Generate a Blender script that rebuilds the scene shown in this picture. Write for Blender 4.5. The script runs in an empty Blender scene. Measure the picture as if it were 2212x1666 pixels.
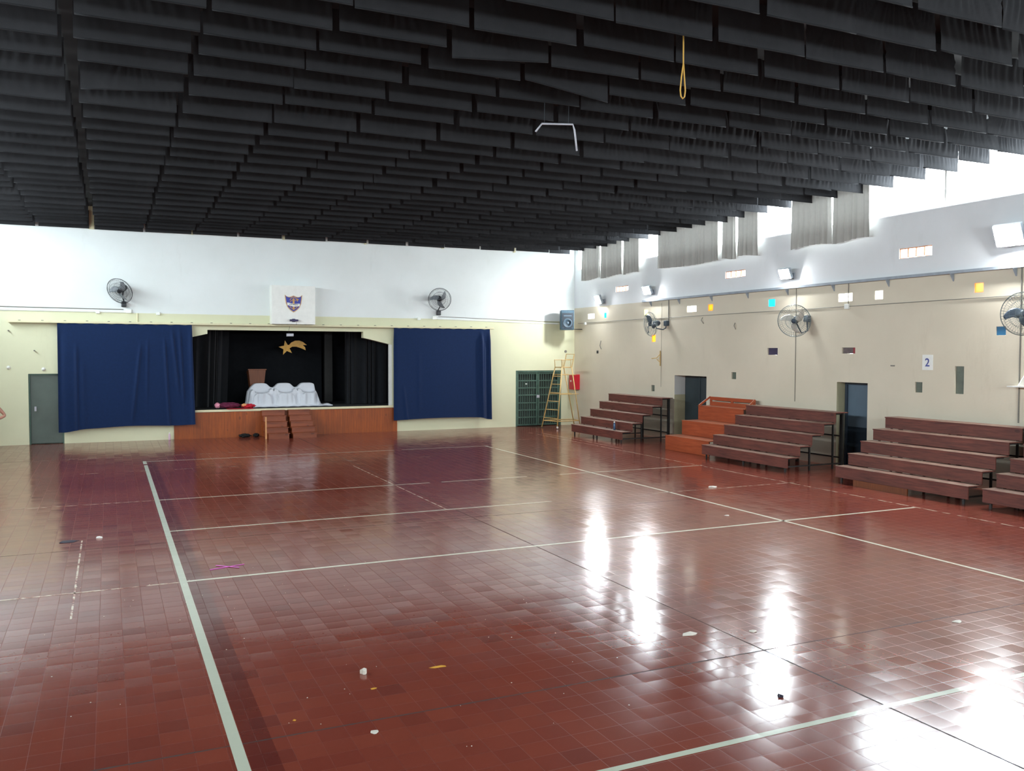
import bpy, math, random
from mathutils import Vector, Matrix
random.seed(7)
D = bpy.data
SC = bpy.context.scene
COL = SC.collection
PI = math.pi

# ------------------------------------------------------------------ camera, sky, exposure
SC.view_settings.view_transform = 'Standard'
SC.view_settings.look = 'None'
SC.view_settings.exposure = 2.28
SC.view_settings.gamma = 1.0
SC.view_settings.use_curve_mapping = False
FPX = 1882.07
cam_d = D.cameras.new('camera'); cam = D.objects.new('camera', cam_d); COL.objects.link(cam)
cam_d.sensor_fit = 'HORIZONTAL'; cam_d.sensor_width = 36.0; cam_d.lens = FPX / 2212 * 36.0
cam_d.clip_start = 0.05; cam_d.clip_end = 300
yaw, pitch, roll = math.radians(24.818), math.radians(-2.1768), math.radians(0.129)
Fv = Vector((math.sin(yaw) * math.cos(pitch), math.cos(yaw) * math.cos(pitch), math.sin(pitch)))
Rv = Vector((math.cos(yaw), -math.sin(yaw), 0)); Uv = Rv.cross(Fv)
R2 = math.cos(roll) * Rv + math.sin(roll) * Uv; U2 = -math.sin(roll) * Rv + math.cos(roll) * Uv
cam.matrix_world = Matrix(((R2.x, U2.x, -Fv.x, 0.0), (R2.y, U2.y, -Fv.y, 0.0), (R2.z, U2.z, -Fv.z, 2.66), (0, 0, 0, 1)))
SC.camera = cam

SKY = 9.0
w = D.worlds.new('sky'); SC.world = w; w.use_nodes = True
bg = w.node_tree.nodes['Background']
bg.inputs[0].default_value = (0.90, 0.98, 1.0, 1); bg.inputs[1].default_value = SKY
SC.cycles.max_bounces = 10; SC.cycles.diffuse_bounces = 7; SC.cycles.glossy_bounces = 4
SC.cycles.transparent_max_bounces = 16; SC.cycles.transmission_bounces = 6
SC.cycles.caustics_reflective = False; SC.cycles.caustics_refractive = False
SC.cycles.sample_clamp_indirect = 8.0

# room
XR, XL, YB, YN = 15.57, -5.0, 28.2, -5.0     # right, left, stage and rear wall planes
ZT = 7.05                                     # underside of the roof


def portal(loc, rot, sx, sy):
    l = D.lights.new('sky_portal', 'AREA'); l.shape = 'RECTANGLE'; l.size = sx; l.size_y = sy
    l.cycles.is_portal = True
    o = D.objects.new('sky_portal', l); COL.objects.link(o); o.location = loc; o.rotation_euler = rot


WIN_R = (5.66, 6.72); WIN_L = (5.3, 6.72); WIN_N = (3.2, 4.3)
portal((XR + .28, 14.5, 6.19), (0, PI / 2, 0), 1.06, 26.6)
portal((XL - .28, 17.25, 6.01), (0, -PI / 2, 0), 1.42, 19.5)
portal((5.3, YN - .28, 3.75), (PI / 2, 0, 0), 18.0, 1.1)

# ------------------------------------------------------------------ materials
def srgb(r, g, b):
    f = lambda c: (c / 255 / 12.92) if c <= 10 else ((c / 255 + .055) / 1.055) ** 2.4
    return (f(r), f(g), f(b), 1)


class NT:
    def __init__(s, name):
        s.m = D.materials.new(name); s.m.use_nodes = True; s.t = s.m.node_tree
        s.p = s.t.nodes['Principled BSDF']; s.out = s.t.nodes['Material Output']

    def n(s, typ, **kw):
        o = s.t.nodes.new(typ)
        for k, v in kw.items():
            if k.startswith('i_'):
                o.inputs[int(k[2:])].default_value = v
            else:
                setattr(o, k, v)
        return o

    def l(s, a, b):
        s.t.links.new(a, b)

    def math(s, op, a, b=None, c=None):
        o = s.n('ShaderNodeMath', operation=op)
        for i, v in enumerate((a, b, c)):
            if v is None: continue
            if isinstance(v, (int, float)): o.inputs[i].default_value = v
            else: s.l(v, o.inputs[i])
        return o.outputs[0]

    def mix(s, f, a, b):
        o = s.n('ShaderNodeMix', data_type='RGBA')
        for i, v in ((0, f), (6, a), (7, b)):
            if isinstance(v, (int, float)): o.inputs[i].default_value = v
            elif isinstance(v, tuple): o.inputs[i].default_value = v
            else: s.l(v, o.inputs[i])
        return o.outputs[2]

    def pos(s):
        return s.n('ShaderNodeNewGeometry').outputs['Position']

    def sep(s, v):
        o = s.n('ShaderNodeSeparateXYZ'); s.l(v, o.inputs[0]); return o.outputs

    def noise(s, scale, detail=3, vec=None, rough=.55):
        o = s.n('ShaderNodeTexNoise'); o.inputs['Scale'].default_value = scale
        o.inputs['Detail'].default_value = detail; o.inputs['Roughness'].default_value = rough
        if vec is not None: s.l(vec, o.inputs['Vector'])
        return o.outputs[0]

    def ramp(s, v, a, b):
        o = s.n('ShaderNodeMapRange'); s.l(v, o.inputs[0]); o.inputs[1].default_value = a; o.inputs[2].default_value = b
        return o.outputs[0]

    def scalev(s, v, sc):
        o = s.n('ShaderNodeVectorMath', operation='MULTIPLY'); s.l(v, o.inputs[0]); o.inputs[1].default_value = sc
        return o.outputs[0]


def mat(name, c, rough=.6, metal=0, var=.12, scale=6, bump=0, bscale=40, spec=.5, stretch=None):
    """plain surface with procedural mottling"""
    t = NT(name); co = t.n('ShaderNodeTexCoord').outputs['Object']
    if stretch: co = t.scalev(co, stretch)
    nz = t.noise(scale, 4, co)
    d = tuple(x * (1 - var) for x in c[:3]) + (1,); e = tuple(min(1, x * (1 + var)) for x in c[:3]) + (1,)
    t.l(t.mix(t.ramp(nz, .3, .7), d, e), t.p.inputs['Base Color'])
    t.p.inputs['Roughness'].default_value = rough; t.p.inputs['Metallic'].default_value = metal
    t.p.inputs['Specular IOR Level'].default_value = spec
    if bump:
        b = t.n('ShaderNodeBump'); b.inputs['Strength'].default_value = bump; b.inputs['Distance'].default_value = .01
        t.l(t.noise(bscale, 3, co), b.inputs['Height']); t.l(b.outputs[0], t.p.inputs['Normal'])
    return t.m


def wall_mat(name, low, up, zsplit, low2=None):
    t = NT(name); p = t.pos(); s = t.sep(p)
    edge = t.math('ADD', s[2], t.math('MULTIPLY', t.noise(3, 2, p), .012))
    f = t.math('GREATER_THAN', edge, zsplit + .006)
    c = t.mix(f, low, up)
    n1 = t.ramp(t.noise(.7, 5, p), .35, .7)
    st = t.ramp(t.noise(2.2, 6, t.scalev(p, (1, 1, .25)), .7), .6, .85)
    c2 = t.n('ShaderNodeMix', data_type='RGBA', blend_type='MULTIPLY'); c2.inputs[0].default_value = 1
    t.l(c, c2.inputs[6])
    t.l(t.mix(n1, (.93, .93, .92, 1), (1, 1, 1, 1)), c2.inputs[7])
    c3 = t.n('ShaderNodeMix', data_type='RGBA', blend_type='MULTIPLY'); t.l(t.math('MULTIPLY', st, .28), c3.inputs[0])
    t.l(c2.outputs[2], c3.inputs[6]); c3.inputs[7].default_value = (.6, .57, .52, 1)
    t.l(c3.outputs[2], t.p.inputs['Base Color'])
    t.p.inputs['Roughness'].default_value = .55; t.p.inputs['Specular IOR Level'].default_value = .25
    b = t.n('ShaderNodeBump'); b.inputs['Strength'].default_value = .12; b.inputs['Distance'].default_value = .01
    t.l(t.noise(25, 4, p), b.inputs['Height']); t.l(b.outputs[0], t.p.inputs['Normal'])
    return t.m


def wood(name, dark, light, rough=.45, axis=1, scale=3.0, board=None, knots=True, dust=None):
    """axis = grain direction; board = (axis, width) for tongue and groove lines"""
    t = NT(name); co = t.n('ShaderNodeTexCoord').outputs['Object']
    sc = [9, 9, 9]; sc[axis] = .7
    g = t.noise(scale, 6, t.scalev(co, tuple(sc)), .65)
    big = t.noise(.9, 3, co)
    c = t.mix(t.ramp(g, .3, .72), dark, light)
    c = t.mix(t.math('MULTIPLY', t.ramp(big, .35, .7), .35), c, tuple(x * .62 for x in dark[:3]) + (1,))
    if knots:
        v = t.n('ShaderNodeTexVoronoi'); v.inputs['Scale'].default_value = 1.0
        ks = [3.2, 3.2, 3.2]; ks[axis] = 1.6
        t.l(t.scalev(co, tuple(ks)), v.inputs['Vector'])
        k = t.math('LESS_THAN', v.outputs['Distance'], .085)
        c = t.mix(t.math('MULTIPLY', k, .55), c, tuple(x * .3 for x in dark[:3]) + (1,))
    if board:
        ax, wd = board
        x = t.sep(co)[ax]
        fr = t.math('FRACT', t.math('DIVIDE', x, wd))
        wn = t.n('ShaderNodeTexWhiteNoise', noise_dimensions='1D')
        t.l(t.math('FLOOR', t.math('DIVIDE', x, wd)), wn.inputs['W'])
        c = t.mix(t.math('MULTIPLY', wn.outputs[0], .4), c, tuple(x * .75 for x in dark[:3]) + (1,))
        line = t.math('LESS_THAN', fr, .05)
        c = t.mix(t.math('MULTIPLY', line, .6), c, (.02, .01, .005, 1))
    if dust:
        nz = t.sep(t.n('ShaderNodeNewGeometry').outputs['Normal'])[2]
        f = t.math('MULTIPLY', t.math('GREATER_THAN', nz, .7), t.ramp(t.noise(5, 4, co), .2, .75))
        c = t.mix(t.math('MULTIPLY', f, .75), c, dust)
    t.l(c, t.p.inputs['Base Color']); t.p.inputs['Roughness'].default_value = rough
    return t.m


def floor_mat(name, line=None):
    t = NT(name); p = t.pos(); s = t.sep(p)
    T = .2
    u = t.math('DIVIDE', t.math('SUBTRACT', s[0], 5.28), T); v = t.math('DIVIDE', t.math('SUBTRACT', s[1], 6.04), T)
    fu, fv = t.math('FRACT', u), t.math('FRACT', v)
    cmb = t.n('ShaderNodeCombineXYZ'); t.l(t.math('FLOOR', u), cmb.inputs[0]); t.l(t.math('FLOOR', v), cmb.inputs[1])
    wn = t.n('ShaderNodeTexWhiteNoise', noise_dimensions='3D'); t.l(cmb.outputs[0], wn.inputs['Vector'])
    rnd = t.sep(wn.outputs['Color'])
    # grout distance
    du = t.math('ABSOLUTE', t.math('SUBTRACT', fu, .5)); dv = t.math('ABSOLUTE', t.math('SUBTRACT', fv, .5))
    g = t.math('MAXIMUM', du, dv); grout = t.ramp(g, .486, .497)
    big = t.noise(.22, 5, p, .6); mid = t.noise(1.3, 5, p, .65); fine = t.noise(28, 4, p)
    if line is None:
        c = t.mix(t.ramp(big, .35, .65), srgb(118, 55, 41), srgb(128, 63, 49))
        # tiles of odd firing colour
        c = t.mix(t.math('MULTIPLY', t.ramp(rnd[0], .0, 1.0), .55), c, srgb(106, 44, 35))
        c = t.mix(t.math('MULTIPLY', t.math('GREATER_THAN', rnd[1], .93), .35), c, srgb(88, 40, 36))
        c = t.mix(t.math('MULTIPLY', t.ramp(mid, .55, .8), .25), c, srgb(100, 62, 54))
        c = t.mix(t.math('MULTIPLY', t.ramp(fine, .6, .8), .15), c, srgb(170, 110, 95))
        # darker band of worn paint beside the sideline
        bx = t.math('MULTIPLY', t.math('GREATER_THAN', s[0], .79), t.math('LESS_THAN', s[0], .98))
        by = t.math('MULTIPLY', t.math('LESS_THAN', s[1], 22.9), t.math('GREATER_THAN', s[1], -3))
        c = t.mix(t.math('MULTIPLY', t.math('MULTIPLY', bx, by), .6), c, srgb(78, 30, 28))
        # expansion joints
        jw = t.math('MULTIPLY', t.noise(9, 3, p), .017)
        j = None
        for ax, k in ((0, 5.285), (1, 6.045), (1, 12.94)):
            d = t.math('LESS_THAN', t.math('ABSOLUTE', t.math('SUBTRACT', s[ax], k)), jw)
            j = d if j is None else t.math('MAXIMUM', j, d)
        c = t.mix(t.math('MULTIPLY', grout, t.math('MULTIPLY', t.ramp(mid, .3, .7), .5)), c, srgb(74, 44, 40))
        c = t.mix(t.math('MULTIPLY', j, .85), c, (.012, .01, .01, 1))
    else:
        wear = t.ramp(t.noise(7, 5, p, .7), line[1], line[1] + .12)
        c = t.mix(wear, line[0], srgb(130, 55, 45))
        c = t.mix(t.math('MULTIPLY', grout, .3), c, srgb(90, 60, 50))
    t.l(c, t.p.inputs['Base Color'])
    # waxed surface: tile by tile tilt and a slight pillow
    # raised edges and tilted tiles
    def tilt(r, f, amt, pil):
        a = t.math('MULTIPLY', t.math('SUBTRACT', r, .5), amt)
        q = t.math('SUBTRACT', f, .5)
        q3 = t.math('MULTIPLY', t.math('MULTIPLY', q, t.math('MULTIPLY', q, q)), pil * 4)
        return t.math('ADD', a, t.math('ADD', t.math('MULTIPLY', q, pil * .25), q3))
    nx = tilt(rnd[1], fu, .015, .013); ny = tilt(rnd[2], fv, .015, .013)
    wav = t.n('ShaderNodeTexNoise'); wav.inputs['Scale'].default_value = 1.6; t.l(p, wav.inputs['Vector'])
    wv = t.sep(wav.outputs['Color'])
    nx = t.math('ADD', nx, t.math('MULTIPLY', t.math('SUBTRACT', wv[0], .5), .012))
    ny = t.math('ADD', ny, t.math('MULTIPLY', t.math('SUBTRACT', wv[1], .5), .012))
    cn = t.n('ShaderNodeCombineXYZ'); t.l(nx, cn.inputs[0]); t.l(ny, cn.inputs[1]); cn.inputs[2].default_value = 1
    nn = t.n('ShaderNodeVectorMath', operation='NORMALIZE'); t.l(cn.outputs[0], nn.inputs[0])
    t.l(nn.outputs[0], t.p.inputs['Normal'])
    r = t.math('ADD', .11, t.math('MULTIPLY', t.ramp(big, .35, .65), .06))
    r = t.math('ADD', r, t.math('MULTIPLY', rnd[0], .04))
    r = t.math('ADD', r, t.math('MULTIPLY', grout, .2))
    if line is None: r = t.math('ADD', r, t.math('MULTIPLY', j, .6))
    t.l(r, t.p.inputs['Roughness'])
    t.p.inputs['IOR'].default_value = 1.5
    t.p.inputs['Specular IOR Level'].default_value = .5
    return t.m


def cloth(name, c, transl=0.0, rough=.9, var=.15, scale=9, sheen=0.0):
    t = NT(name); co = t.n('ShaderNodeTexCoord').outputs['Object']
    nz = t.noise(scale, 4, co); weave = t.noise(160, 2, co)
    d = tuple(x * (1 - var) for x in c[:3]) + (1,); e = tuple(min(1, x * (1 + var)) for x in c[:3]) + (1,)
    cc = t.mix(t.math('ADD', t.math('MULTIPLY', t.ramp(nz, .3, .7), .6), t.math('MULTIPLY', t.ramp(weave, .3, .7), .4)), d, e)
    t.l(cc, t.p.inputs['Base Color']); t.p.inputs['Roughness'].default_value = rough
    t.p.inputs['Specular IOR Level'].default_value = .15
    t.p.inputs['Sheen Weight'].default_value = sheen
    if transl:
        tr = t.n('ShaderNodeBsdfTranslucent'); t.l(cc, tr.inputs[0])
        mx = t.n('ShaderNodeMixShader'); mx.inputs[0].default_value = transl
        t.l(t.p.outputs[0], mx.inputs[1]); t.l(tr.outputs[0], mx.inputs[2]); t.l(mx.outputs[0], t.out.inputs[0])
    return t.m


def pane_mat(name, c, gloss=.06, rough=.05, mixd=0.0, dc=None):
    """coloured or clear window glass as seen against the day"""
    t = NT(name)
    tr = t.n('ShaderNodeBsdfTransparent'); tr.inputs[0].default_value = c
    gl = t.n('ShaderNodeBsdfGlossy'); gl.inputs['Roughness'].default_value = rough
    nz = t.noise(14, 3); t.l(t.mix(t.ramp(nz, .3, .7), c, tuple(x * .85 for x in c[:3]) + (1,)), tr.inputs[0])
    m1 = t.n('ShaderNodeMixShader'); m1.inputs[0].default_value = gloss
    t.l(tr.outputs[0], m1.inputs[1]); t.l(gl.outputs[0], m1.inputs[2])
    o = m1
    if mixd:
        df = t.n('ShaderNodeBsdfDiffuse'); df.inputs[0].default_value = dc or c
        o = t.n('ShaderNodeMixShader'); o.inputs[0].default_value = mixd
        t.l(m1.outputs[0], o.inputs[1]); t.l(df.outputs[0], o.inputs[2])
    t.l(o.outputs[0], t.out.inputs[0])
    return t.m


def block_mat(name, c, dc=None):
    """cast glass block: scatters the daylight that reaches it"""
    t = NT(name); tr = t.n('ShaderNodeBsdfTranslucent'); nz = t.noise(22, 3)
    t.l(t.mix(t.ramp(nz, .3, .7), tuple(x * .8 for x in c[:3]) + (1,), c), tr.inputs[0])
    t.p.inputs['Base Color'].default_value = dc or (.02, .02, .02, 1); t.p.inputs['Roughness'].default_value = .12
    a = t.n('ShaderNodeAddShader'); t.l(tr.outputs[0], a.inputs[0]); t.l(t.p.outputs[0], a.inputs[1]); t.l(a.outputs[0], t.out.inputs[0])
    return t.m


def emis(name, c, s):
    t = NT(name); e = t.n('ShaderNodeEmission'); e.inputs[0].default_value = c
    t.l(t.math('MULTIPLY', t.math('ADD', .95, t.math('MULTIPLY', t.noise(5), .1)), s), e.inputs[1])
    t.l(e.outputs[0], t.out.inputs[0]); return t.m


M = {}
M['wall_b'] = wall_mat('light_tinted_stage_wall', srgb(216, 216, 184), srgb(226, 231, 230), 3.80)  # lower cream: yellow-green cast of the light here is mixed into the colour
M['wall_r'] = wall_mat('light_tinted_side_wall', srgb(214, 204, 184), srgb(228, 230, 232), 4.28)  # same cream below, greyer: this wall's different light is put into the colour
M['wall_plain'] = wall_mat('paint_plain_wall', srgb(212, 208, 186), srgb(226, 228, 230), 4.0)
M['jamb'] = wall_mat('paint_jamb', srgb(186, 178, 146), srgb(210, 208, 204), 1.39)
M['jamb_low'] = wall_mat('paint_olive_jamb', srgb(176, 170, 140), srgb(176, 170, 140), 1.39)
M['cream'] = mat('cream_paint', srgb(214, 208, 172), .5, var=.05)
M['white'] = mat('white_paint', srgb(228, 228, 222), .45, var=.04)
M['black'] = mat('stage_black', srgb(12, 12, 14), .9, var=.3)
M['roof'] = mat('roof_board', srgb(20, 20, 21), .9, var=.3, scale=2)
M['floor'] = floor_mat('red_clay_tiles')
M['line'] = floor_mat('white_line_paint', (srgb(206, 204, 184), .66))
M['line_thick'] = floor_mat('grey_white_line_paint', (srgb(186, 190, 172), .75))
M['line_worn'] = floor_mat('worn_line_paint', (srgb(196, 180, 160), .46))
M['baffle'] = cloth('charcoal_baffle_cloth', srgb(50, 50, 52), .3, var=.22, scale=3)
M['grey_curt'] = cloth('grey_curtain_cloth', srgb(172, 170, 164), .02, var=.06)
M['blue_curt'] = cloth('navy_curtain_cloth', srgb(16, 37, 73), .0, var=.14, scale=14, sheen=.2)
M['black_curt'] = cloth('black_velvet', srgb(20, 22, 26), .0, var=.3, sheen=.25)
M['sheet'] = cloth('white_sheet', srgb(214, 216, 222), .05, var=.03)
M['plum'] = cloth('plum_blanket', srgb(96, 38, 62), .0, var=.5, scale=16)
M['red_cloth'] = cloth('red_cloth', srgb(190, 40, 56), .0, var=.35, scale=20)
M['pink_cloth'] = cloth('pink_cloth', srgb(226, 150, 170), 0)
M['orange_cloth'] = cloth('peach_cloth', srgb(226, 160, 110), 0)
M['bl_wood'] = wood('dark_bleacher_board', srgb(76, 36, 30), srgb(128, 68, 54), .6, axis=1, dust=srgb(150, 132, 112))
M['bl_frame'] = mat('bleacher_frame_steel', srgb(40, 38, 36), .6, var=.2)
M['or_wood'] = wood('orange_varnished_board', srgb(150, 66, 36), srgb(184, 90, 52), .4, axis=1, knots=False, dust=srgb(150, 110, 84))
M['tg'] = wood('tongue_groove_pine', srgb(132, 58, 6), srgb(176, 86, 14), .5, axis=2, board=(0, .09))
M['step_wood'] = wood('stage_step_board', srgb(112, 50, 24), srgb(156, 80, 42), .45, axis=0)
M['lect'] = wood('lectern_veneer', srgb(96, 48, 20), srgb(128, 70, 34), .5, axis=2, knots=False)
M['post'] = mat('pale_pine', srgb(196, 140, 92), .5)
M['green_steel'] = mat('green_grey_steel', srgb(78, 104, 92), .45, metal=.2, var=.18)
M['green_dark'] = mat('dark_green_sheet', srgb(42, 56, 50), .5, var=.3, scale=4)
M['door_grey'] = mat('grey_green_door', srgb(72, 84, 76), .35, var=.12, scale=2)
M['navy_door'] = wall_mat('two_tone_door', srgb(34, 46, 58), srgb(92, 108, 122), .93)
M['dark_door'] = mat('dark_slate_door', srgb(48, 58, 62), .4, var=.15, scale=2)
M['yellow_steel'] = mat('yellow_ochre_steel', srgb(196, 164, 104), .45, var=.15)
M['black_metal'] = mat('black_fan_metal', srgb(24, 26, 32), .4)
M['grey_wire'] = mat('grey_wire', srgb(110, 120, 120), .4, metal=.4)
M['dark_wire'] = mat('dark_wire', srgb(34, 38, 44), .4, metal=.3)
M['slate'] = mat('slate_fan_metal', srgb(58, 70, 84), .4)
M['pale_blade'] = mat('pale_fan_blade', srgb(200, 194, 182), .5)
M['grey_blade'] = mat('grey_fan_blade', srgb(128, 134, 138), .4)
M['tray'] = mat('grey_blue_channel', srgb(150, 158, 166), .45)
M['plastic_w'] = mat('white_plastic', srgb(232, 234, 228), .4, var=.03)
M['speaker'] = mat('blue_grey_speaker_carpet', srgb(46, 74, 88), .6, var=.2, scale=20)
M['speaker_d'] = mat('dark_speaker_grille', srgb(24, 36, 46), .5)
M['sp_grey'] = mat('speaker_cone', srgb(66, 84, 96), .5)
M['red_paint'] = mat('red_cabinet_paint', srgb(196, 26, 46), .35, var=.08)
M['gold'] = mat('gold_foil', srgb(226, 168, 44), .4, var=.12, scale=12, bump=.3, bscale=12)
M['shield_b'] = mat('shield_blue', srgb(38, 48, 148), .4)
M['shield_g'] = mat('shield_gold', srgb(190, 146, 84), .4)
M['ink'] = mat('dark_ink', srgb(30, 30, 40), .5)
M['blue_ink'] = mat('blue_ink', srgb(60, 68, 140), .5)
M['purple'] = mat('dark_purple_steel', srgb(50, 40, 80), .5)
M['rope'] = mat('yellow_rope', srgb(206, 160, 72), .7)
M['rod'] = mat('pale_rod', srgb(176, 176, 184), .4)
M['glass'] = pane_mat('window_glass', (.96, .98, 1, 1))
M['g_cyan'] = block_mat('cyan_glass', (.0, .45, .6, 1))
M['g_white'] = block_mat('clear_glass_block', (.85, .85, .83, 1))
M['g_blue'] = block_mat('blue_glass', (.006, .02, .03, 1), srgb(50, 110, 150))
M['g_orange'] = block_mat('orange_glass', (.62, .29, .04, 1))
M['g_yellow'] = block_mat('yellow_glass', (.7, .7, .42, 1))
M['g_purple'] = mat('purple_glass_dull', srgb(66, 58, 84), .3)
M['g_grey'] = mat('grey_glass_dull', srgb(104, 92, 92), .3, var=.25, scale=20)
M['g_red'] = mat('red_glass_dull', srgb(150, 56, 62), .3)
M['g_moss'] = mat('moss_glass_dull', srgb(98, 106, 94), .35, var=.2)
M['brown_trim'] = mat('brown_brick_edge', srgb(170, 110, 70), .6)
M['lampg'] = emis('flood_lamp_glow', (.93, .97, 1, 1), 120)
M['skin'] = mat('skin', srgb(176, 128, 108), .5)
M['shirt'] = cloth('purple_shirt', srgb(70, 44, 100), 0)
M['trouser'] = cloth('dark_trousers', srgb(38, 40, 50), 0)
M['hair'] = mat('dark_hair', srgb(36, 26, 22), .6)
M['paper'] = mat('scrap_paper', srgb(206, 200, 188), .7)
M['pink_tape'] = mat('pink_tape', srgb(214, 110, 196), .5)
M['yellow_mark'] = mat('ochre_mark', srgb(206, 150, 40), .6)
M['dark_scrap'] = mat('dark_scrap', srgb(40, 34, 50), .6)
M['cable'] = mat('grey_cable', srgb(120, 116, 108), .6)
M['bottle'] = mat('steel_blue_bottle', srgb(60, 84, 112), .25, metal=.3)
M['pink_bottle'] = mat('pale_pink_bottle', srgb(206, 176, 190), .3)
M['fur'] = mat('black_bundle', srgb(20, 20, 20), .95, bump=.8, bscale=60)

# ------------------------------------------------------------------ mesh helpers
class MB:
    def __init__(s): s.v = []; s.f = []; s.mi = []

    def add(s, vs, fs, mi=0):
        k = len(s.v); s.v += [tuple(v) for v in vs]; s.f += [tuple(i + k for i in f) for f in fs]; s.mi += [mi] * len(fs)
        return s

    def box(s, x0, x1, y0, y1, z0, z1, mi=0):
        v = [(x, y, z) for x in (x0, x1) for y in (y0, y1) for z in (z0, z1)]
        return s.add(v, [(0, 1, 3, 2), (4, 6, 7, 5), (0, 4, 5, 1), (2, 3, 7, 6), (0, 2, 6, 4), (1, 5, 7, 3)], mi)

    def prism(s, pts, d, mi=0):
        """closed polygon pts (3-D) extruded by d"""
        n = len(pts); d = Vector(d); a = [Vector(p) for p in pts]
        v = a + [p + d for p in a]
        f = [tuple(range(n))[::-1], tuple(range(n, 2 * n))] + [(i, (i + 1) % n, n + (i + 1) % n, n + i) for i in range(n)]
        return s.add(v, f, mi)

    def bar(s, p, q, w_, h=None, mi=0):
        """square bar from p to q"""
        h = h or w_; p, q = Vector(p), Vector(q); d = (q - p).normalized()
        up = Vector((0, 0, 1)) if abs(d.z) < .95 else Vector((1, 0, 0))
        a = d.cross(up).normalized() * w_ / 2; b = a.cross(d).normalized() * h / 2
        v = [e + i * a + j * b for e in (p, q) for i, j in ((-1, -1), (1, -1), (1, 1), (-1, 1))]
        return s.add(v, [(3, 2, 1, 0), (4, 5, 6, 7), (0, 1, 5, 4), (1, 2, 6, 5), (2, 3, 7, 6), (3, 0, 4, 7)], mi)

    def tube(s, path, r, n=8, mi=0, closed=False):
        P = [Vector(p) for p in path]; m = len(P); rs = r if isinstance(r, (list, tuple)) else [r] * m
        ref = None; V = []
        for i, p in enumerate(P):
            if closed: d = (P[(i + 1) % m] - P[i - 1])
            else: d = (P[min(i + 1, m - 1)] - P[max(i - 1, 0)])
            d.normalize()
            if ref is None:
                ref = Vector((0, 0, 1)) if abs(d.z) < .9 else Vector((1, 0, 0))
            a = d.cross(ref).normalized(); b = a.cross(d).normalized(); ref = b if abs(b.dot(d)) < .9 else ref
            V += [p + rs[i] * (math.cos(2 * PI * k / n) * a + math.sin(2 * PI * k / n) * b) for k in range(n)]
        F = []
        for i in range(m if closed else m - 1):
            j = (i + 1) % m
            F += [(i * n + k, i * n + (k + 1) % n, j * n + (k + 1) % n, j * n + k) for k in range(n)]
        if not closed: F += [tuple(range(n))[::-1], tuple(range((m - 1) * n, m * n))]
        return s.add(V, F, mi)

    def lathe(s, c, prof, axis=(0, 0, 1), n=20, mi=0):
        c = Vector(c); d = Vector(axis).normalized(); ref = Vector((0, 0, 1)) if abs(d.z) < .9 else Vector((1, 0, 0))
        a = d.cross(ref).normalized(); b = a.cross(d)
        V = [c + d * h + r * (math.cos(2 * PI * k / n) * a + math.sin(2 * PI * k / n) * b) for r, h in prof for k in range(n)]
        m = len(prof)
        F = [(i * n + k, i * n + (k + 1) % n, (i + 1) * n + (k + 1) % n, (i + 1) * n + k) for i in range(m - 1) for k in range(n)]
        F += [tuple(range(n))[::-1], tuple(range((m - 1) * n, m * n))]
        return s.add(V, F, mi)

    def grid(s, nx, ny, fn, mi=0):
        V = [fn(i / nx, j / ny) for j in range(ny + 1) for i in range(nx + 1)]
        F = [(j * (nx + 1) + i, j * (nx + 1) + i + 1, (j + 1) * (nx + 1) + i + 1, (j + 1) * (nx + 1) + i) for j in range(ny) for i in range(nx)]
        return s.add(V, F, mi)

    def build(s, name, mats, parent=None, smooth=False, at=None, bevel=0, solid=0):
        """vertices are in world space; the object origin is put at `at` or the parent's place"""
        o_ = Vector(parent['_w']) if parent is not None else Vector(at if at is not None else (0, 0, 0))
        me = D.meshes.new(name); me.from_pydata([tuple(Vector(v) - o_) for v in s.v], [], s.f); me.update()
        ms = mats if isinstance(mats, (list, tuple)) else [mats]
        for m in ms: me.materials.append(M[m])
        for p, k in zip(me.polygons, s.mi): p.material_index = k; p.use_smooth = smooth
        o = D.objects.new(name, me); COL.objects.link(o)
        if parent is not None: o.parent = parent
        else: o.location = o_
        o['_w'] = tuple(o_)
        if solid:
            md = o.modifiers.new('thickness', 'SOLIDIFY'); md.thickness = solid; md.offset = 0
        if bevel:
            md = o.modifiers.new('bevel', 'BEVEL'); md.width = bevel; md.segments = 2; md.limit_method = 'ANGLE'
        return o


def tag(o, label, cat, group=None, kind=None):
    o['label'] = label; o['category'] = cat
    if group: o['group'] = group
    if kind: o['kind'] = kind
    return o


def thing(name, label, cat, loc, group=None):
    o = D.objects.new(name, None); COL.objects.link(o); o.location = loc; o['_w'] = tuple(loc); o.empty_display_size = .2
    return tag(o, label, cat, group)


def struct(o): o['kind'] = 'structure'; return o


def copy_tree(o, loc):
    c = o.copy(); COL.objects.link(c); c.location = loc
    for ch in list(o.children):
        d = ch.copy(); COL.objects.link(d); d.parent = c
        for g in list(ch.children):
            e = g.copy(); COL.objects.link(e); e.parent = d
    return c


def ss(a, b, x):
    t = min(1, max(0, (x - a) / (b - a))); return t * t * (3 - 2 * t)


def text_mesh(name, s, size, loc, rot, m, parent, ext=.002, shear=0, sx=1):
    c = D.curves.new(name, 'FONT'); c.body = s; c.size = size; c.align_x = 'CENTER'; c.align_y = 'CENTER'; c.extrude = ext; c.offset = size * .012
    c.shear = shear
    tmp = D.objects.new(name + '_t', c); COL.objects.link(tmp)
    dg = bpy.context.evaluated_depsgraph_get(); me = D.meshes.new_from_object(tmp.evaluated_get(dg)); D.objects.remove(tmp, do_unlink=True)
    me.materials.clear(); me.materials.append(M[m])
    o = D.objects.new(name, me); COL.objects.link(o); o.parent = parent
    o.location = Vector(loc) - Vector(parent['_w']); o.rotation_euler = rot; o.scale = (sx, 1, 1)
    return o


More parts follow.
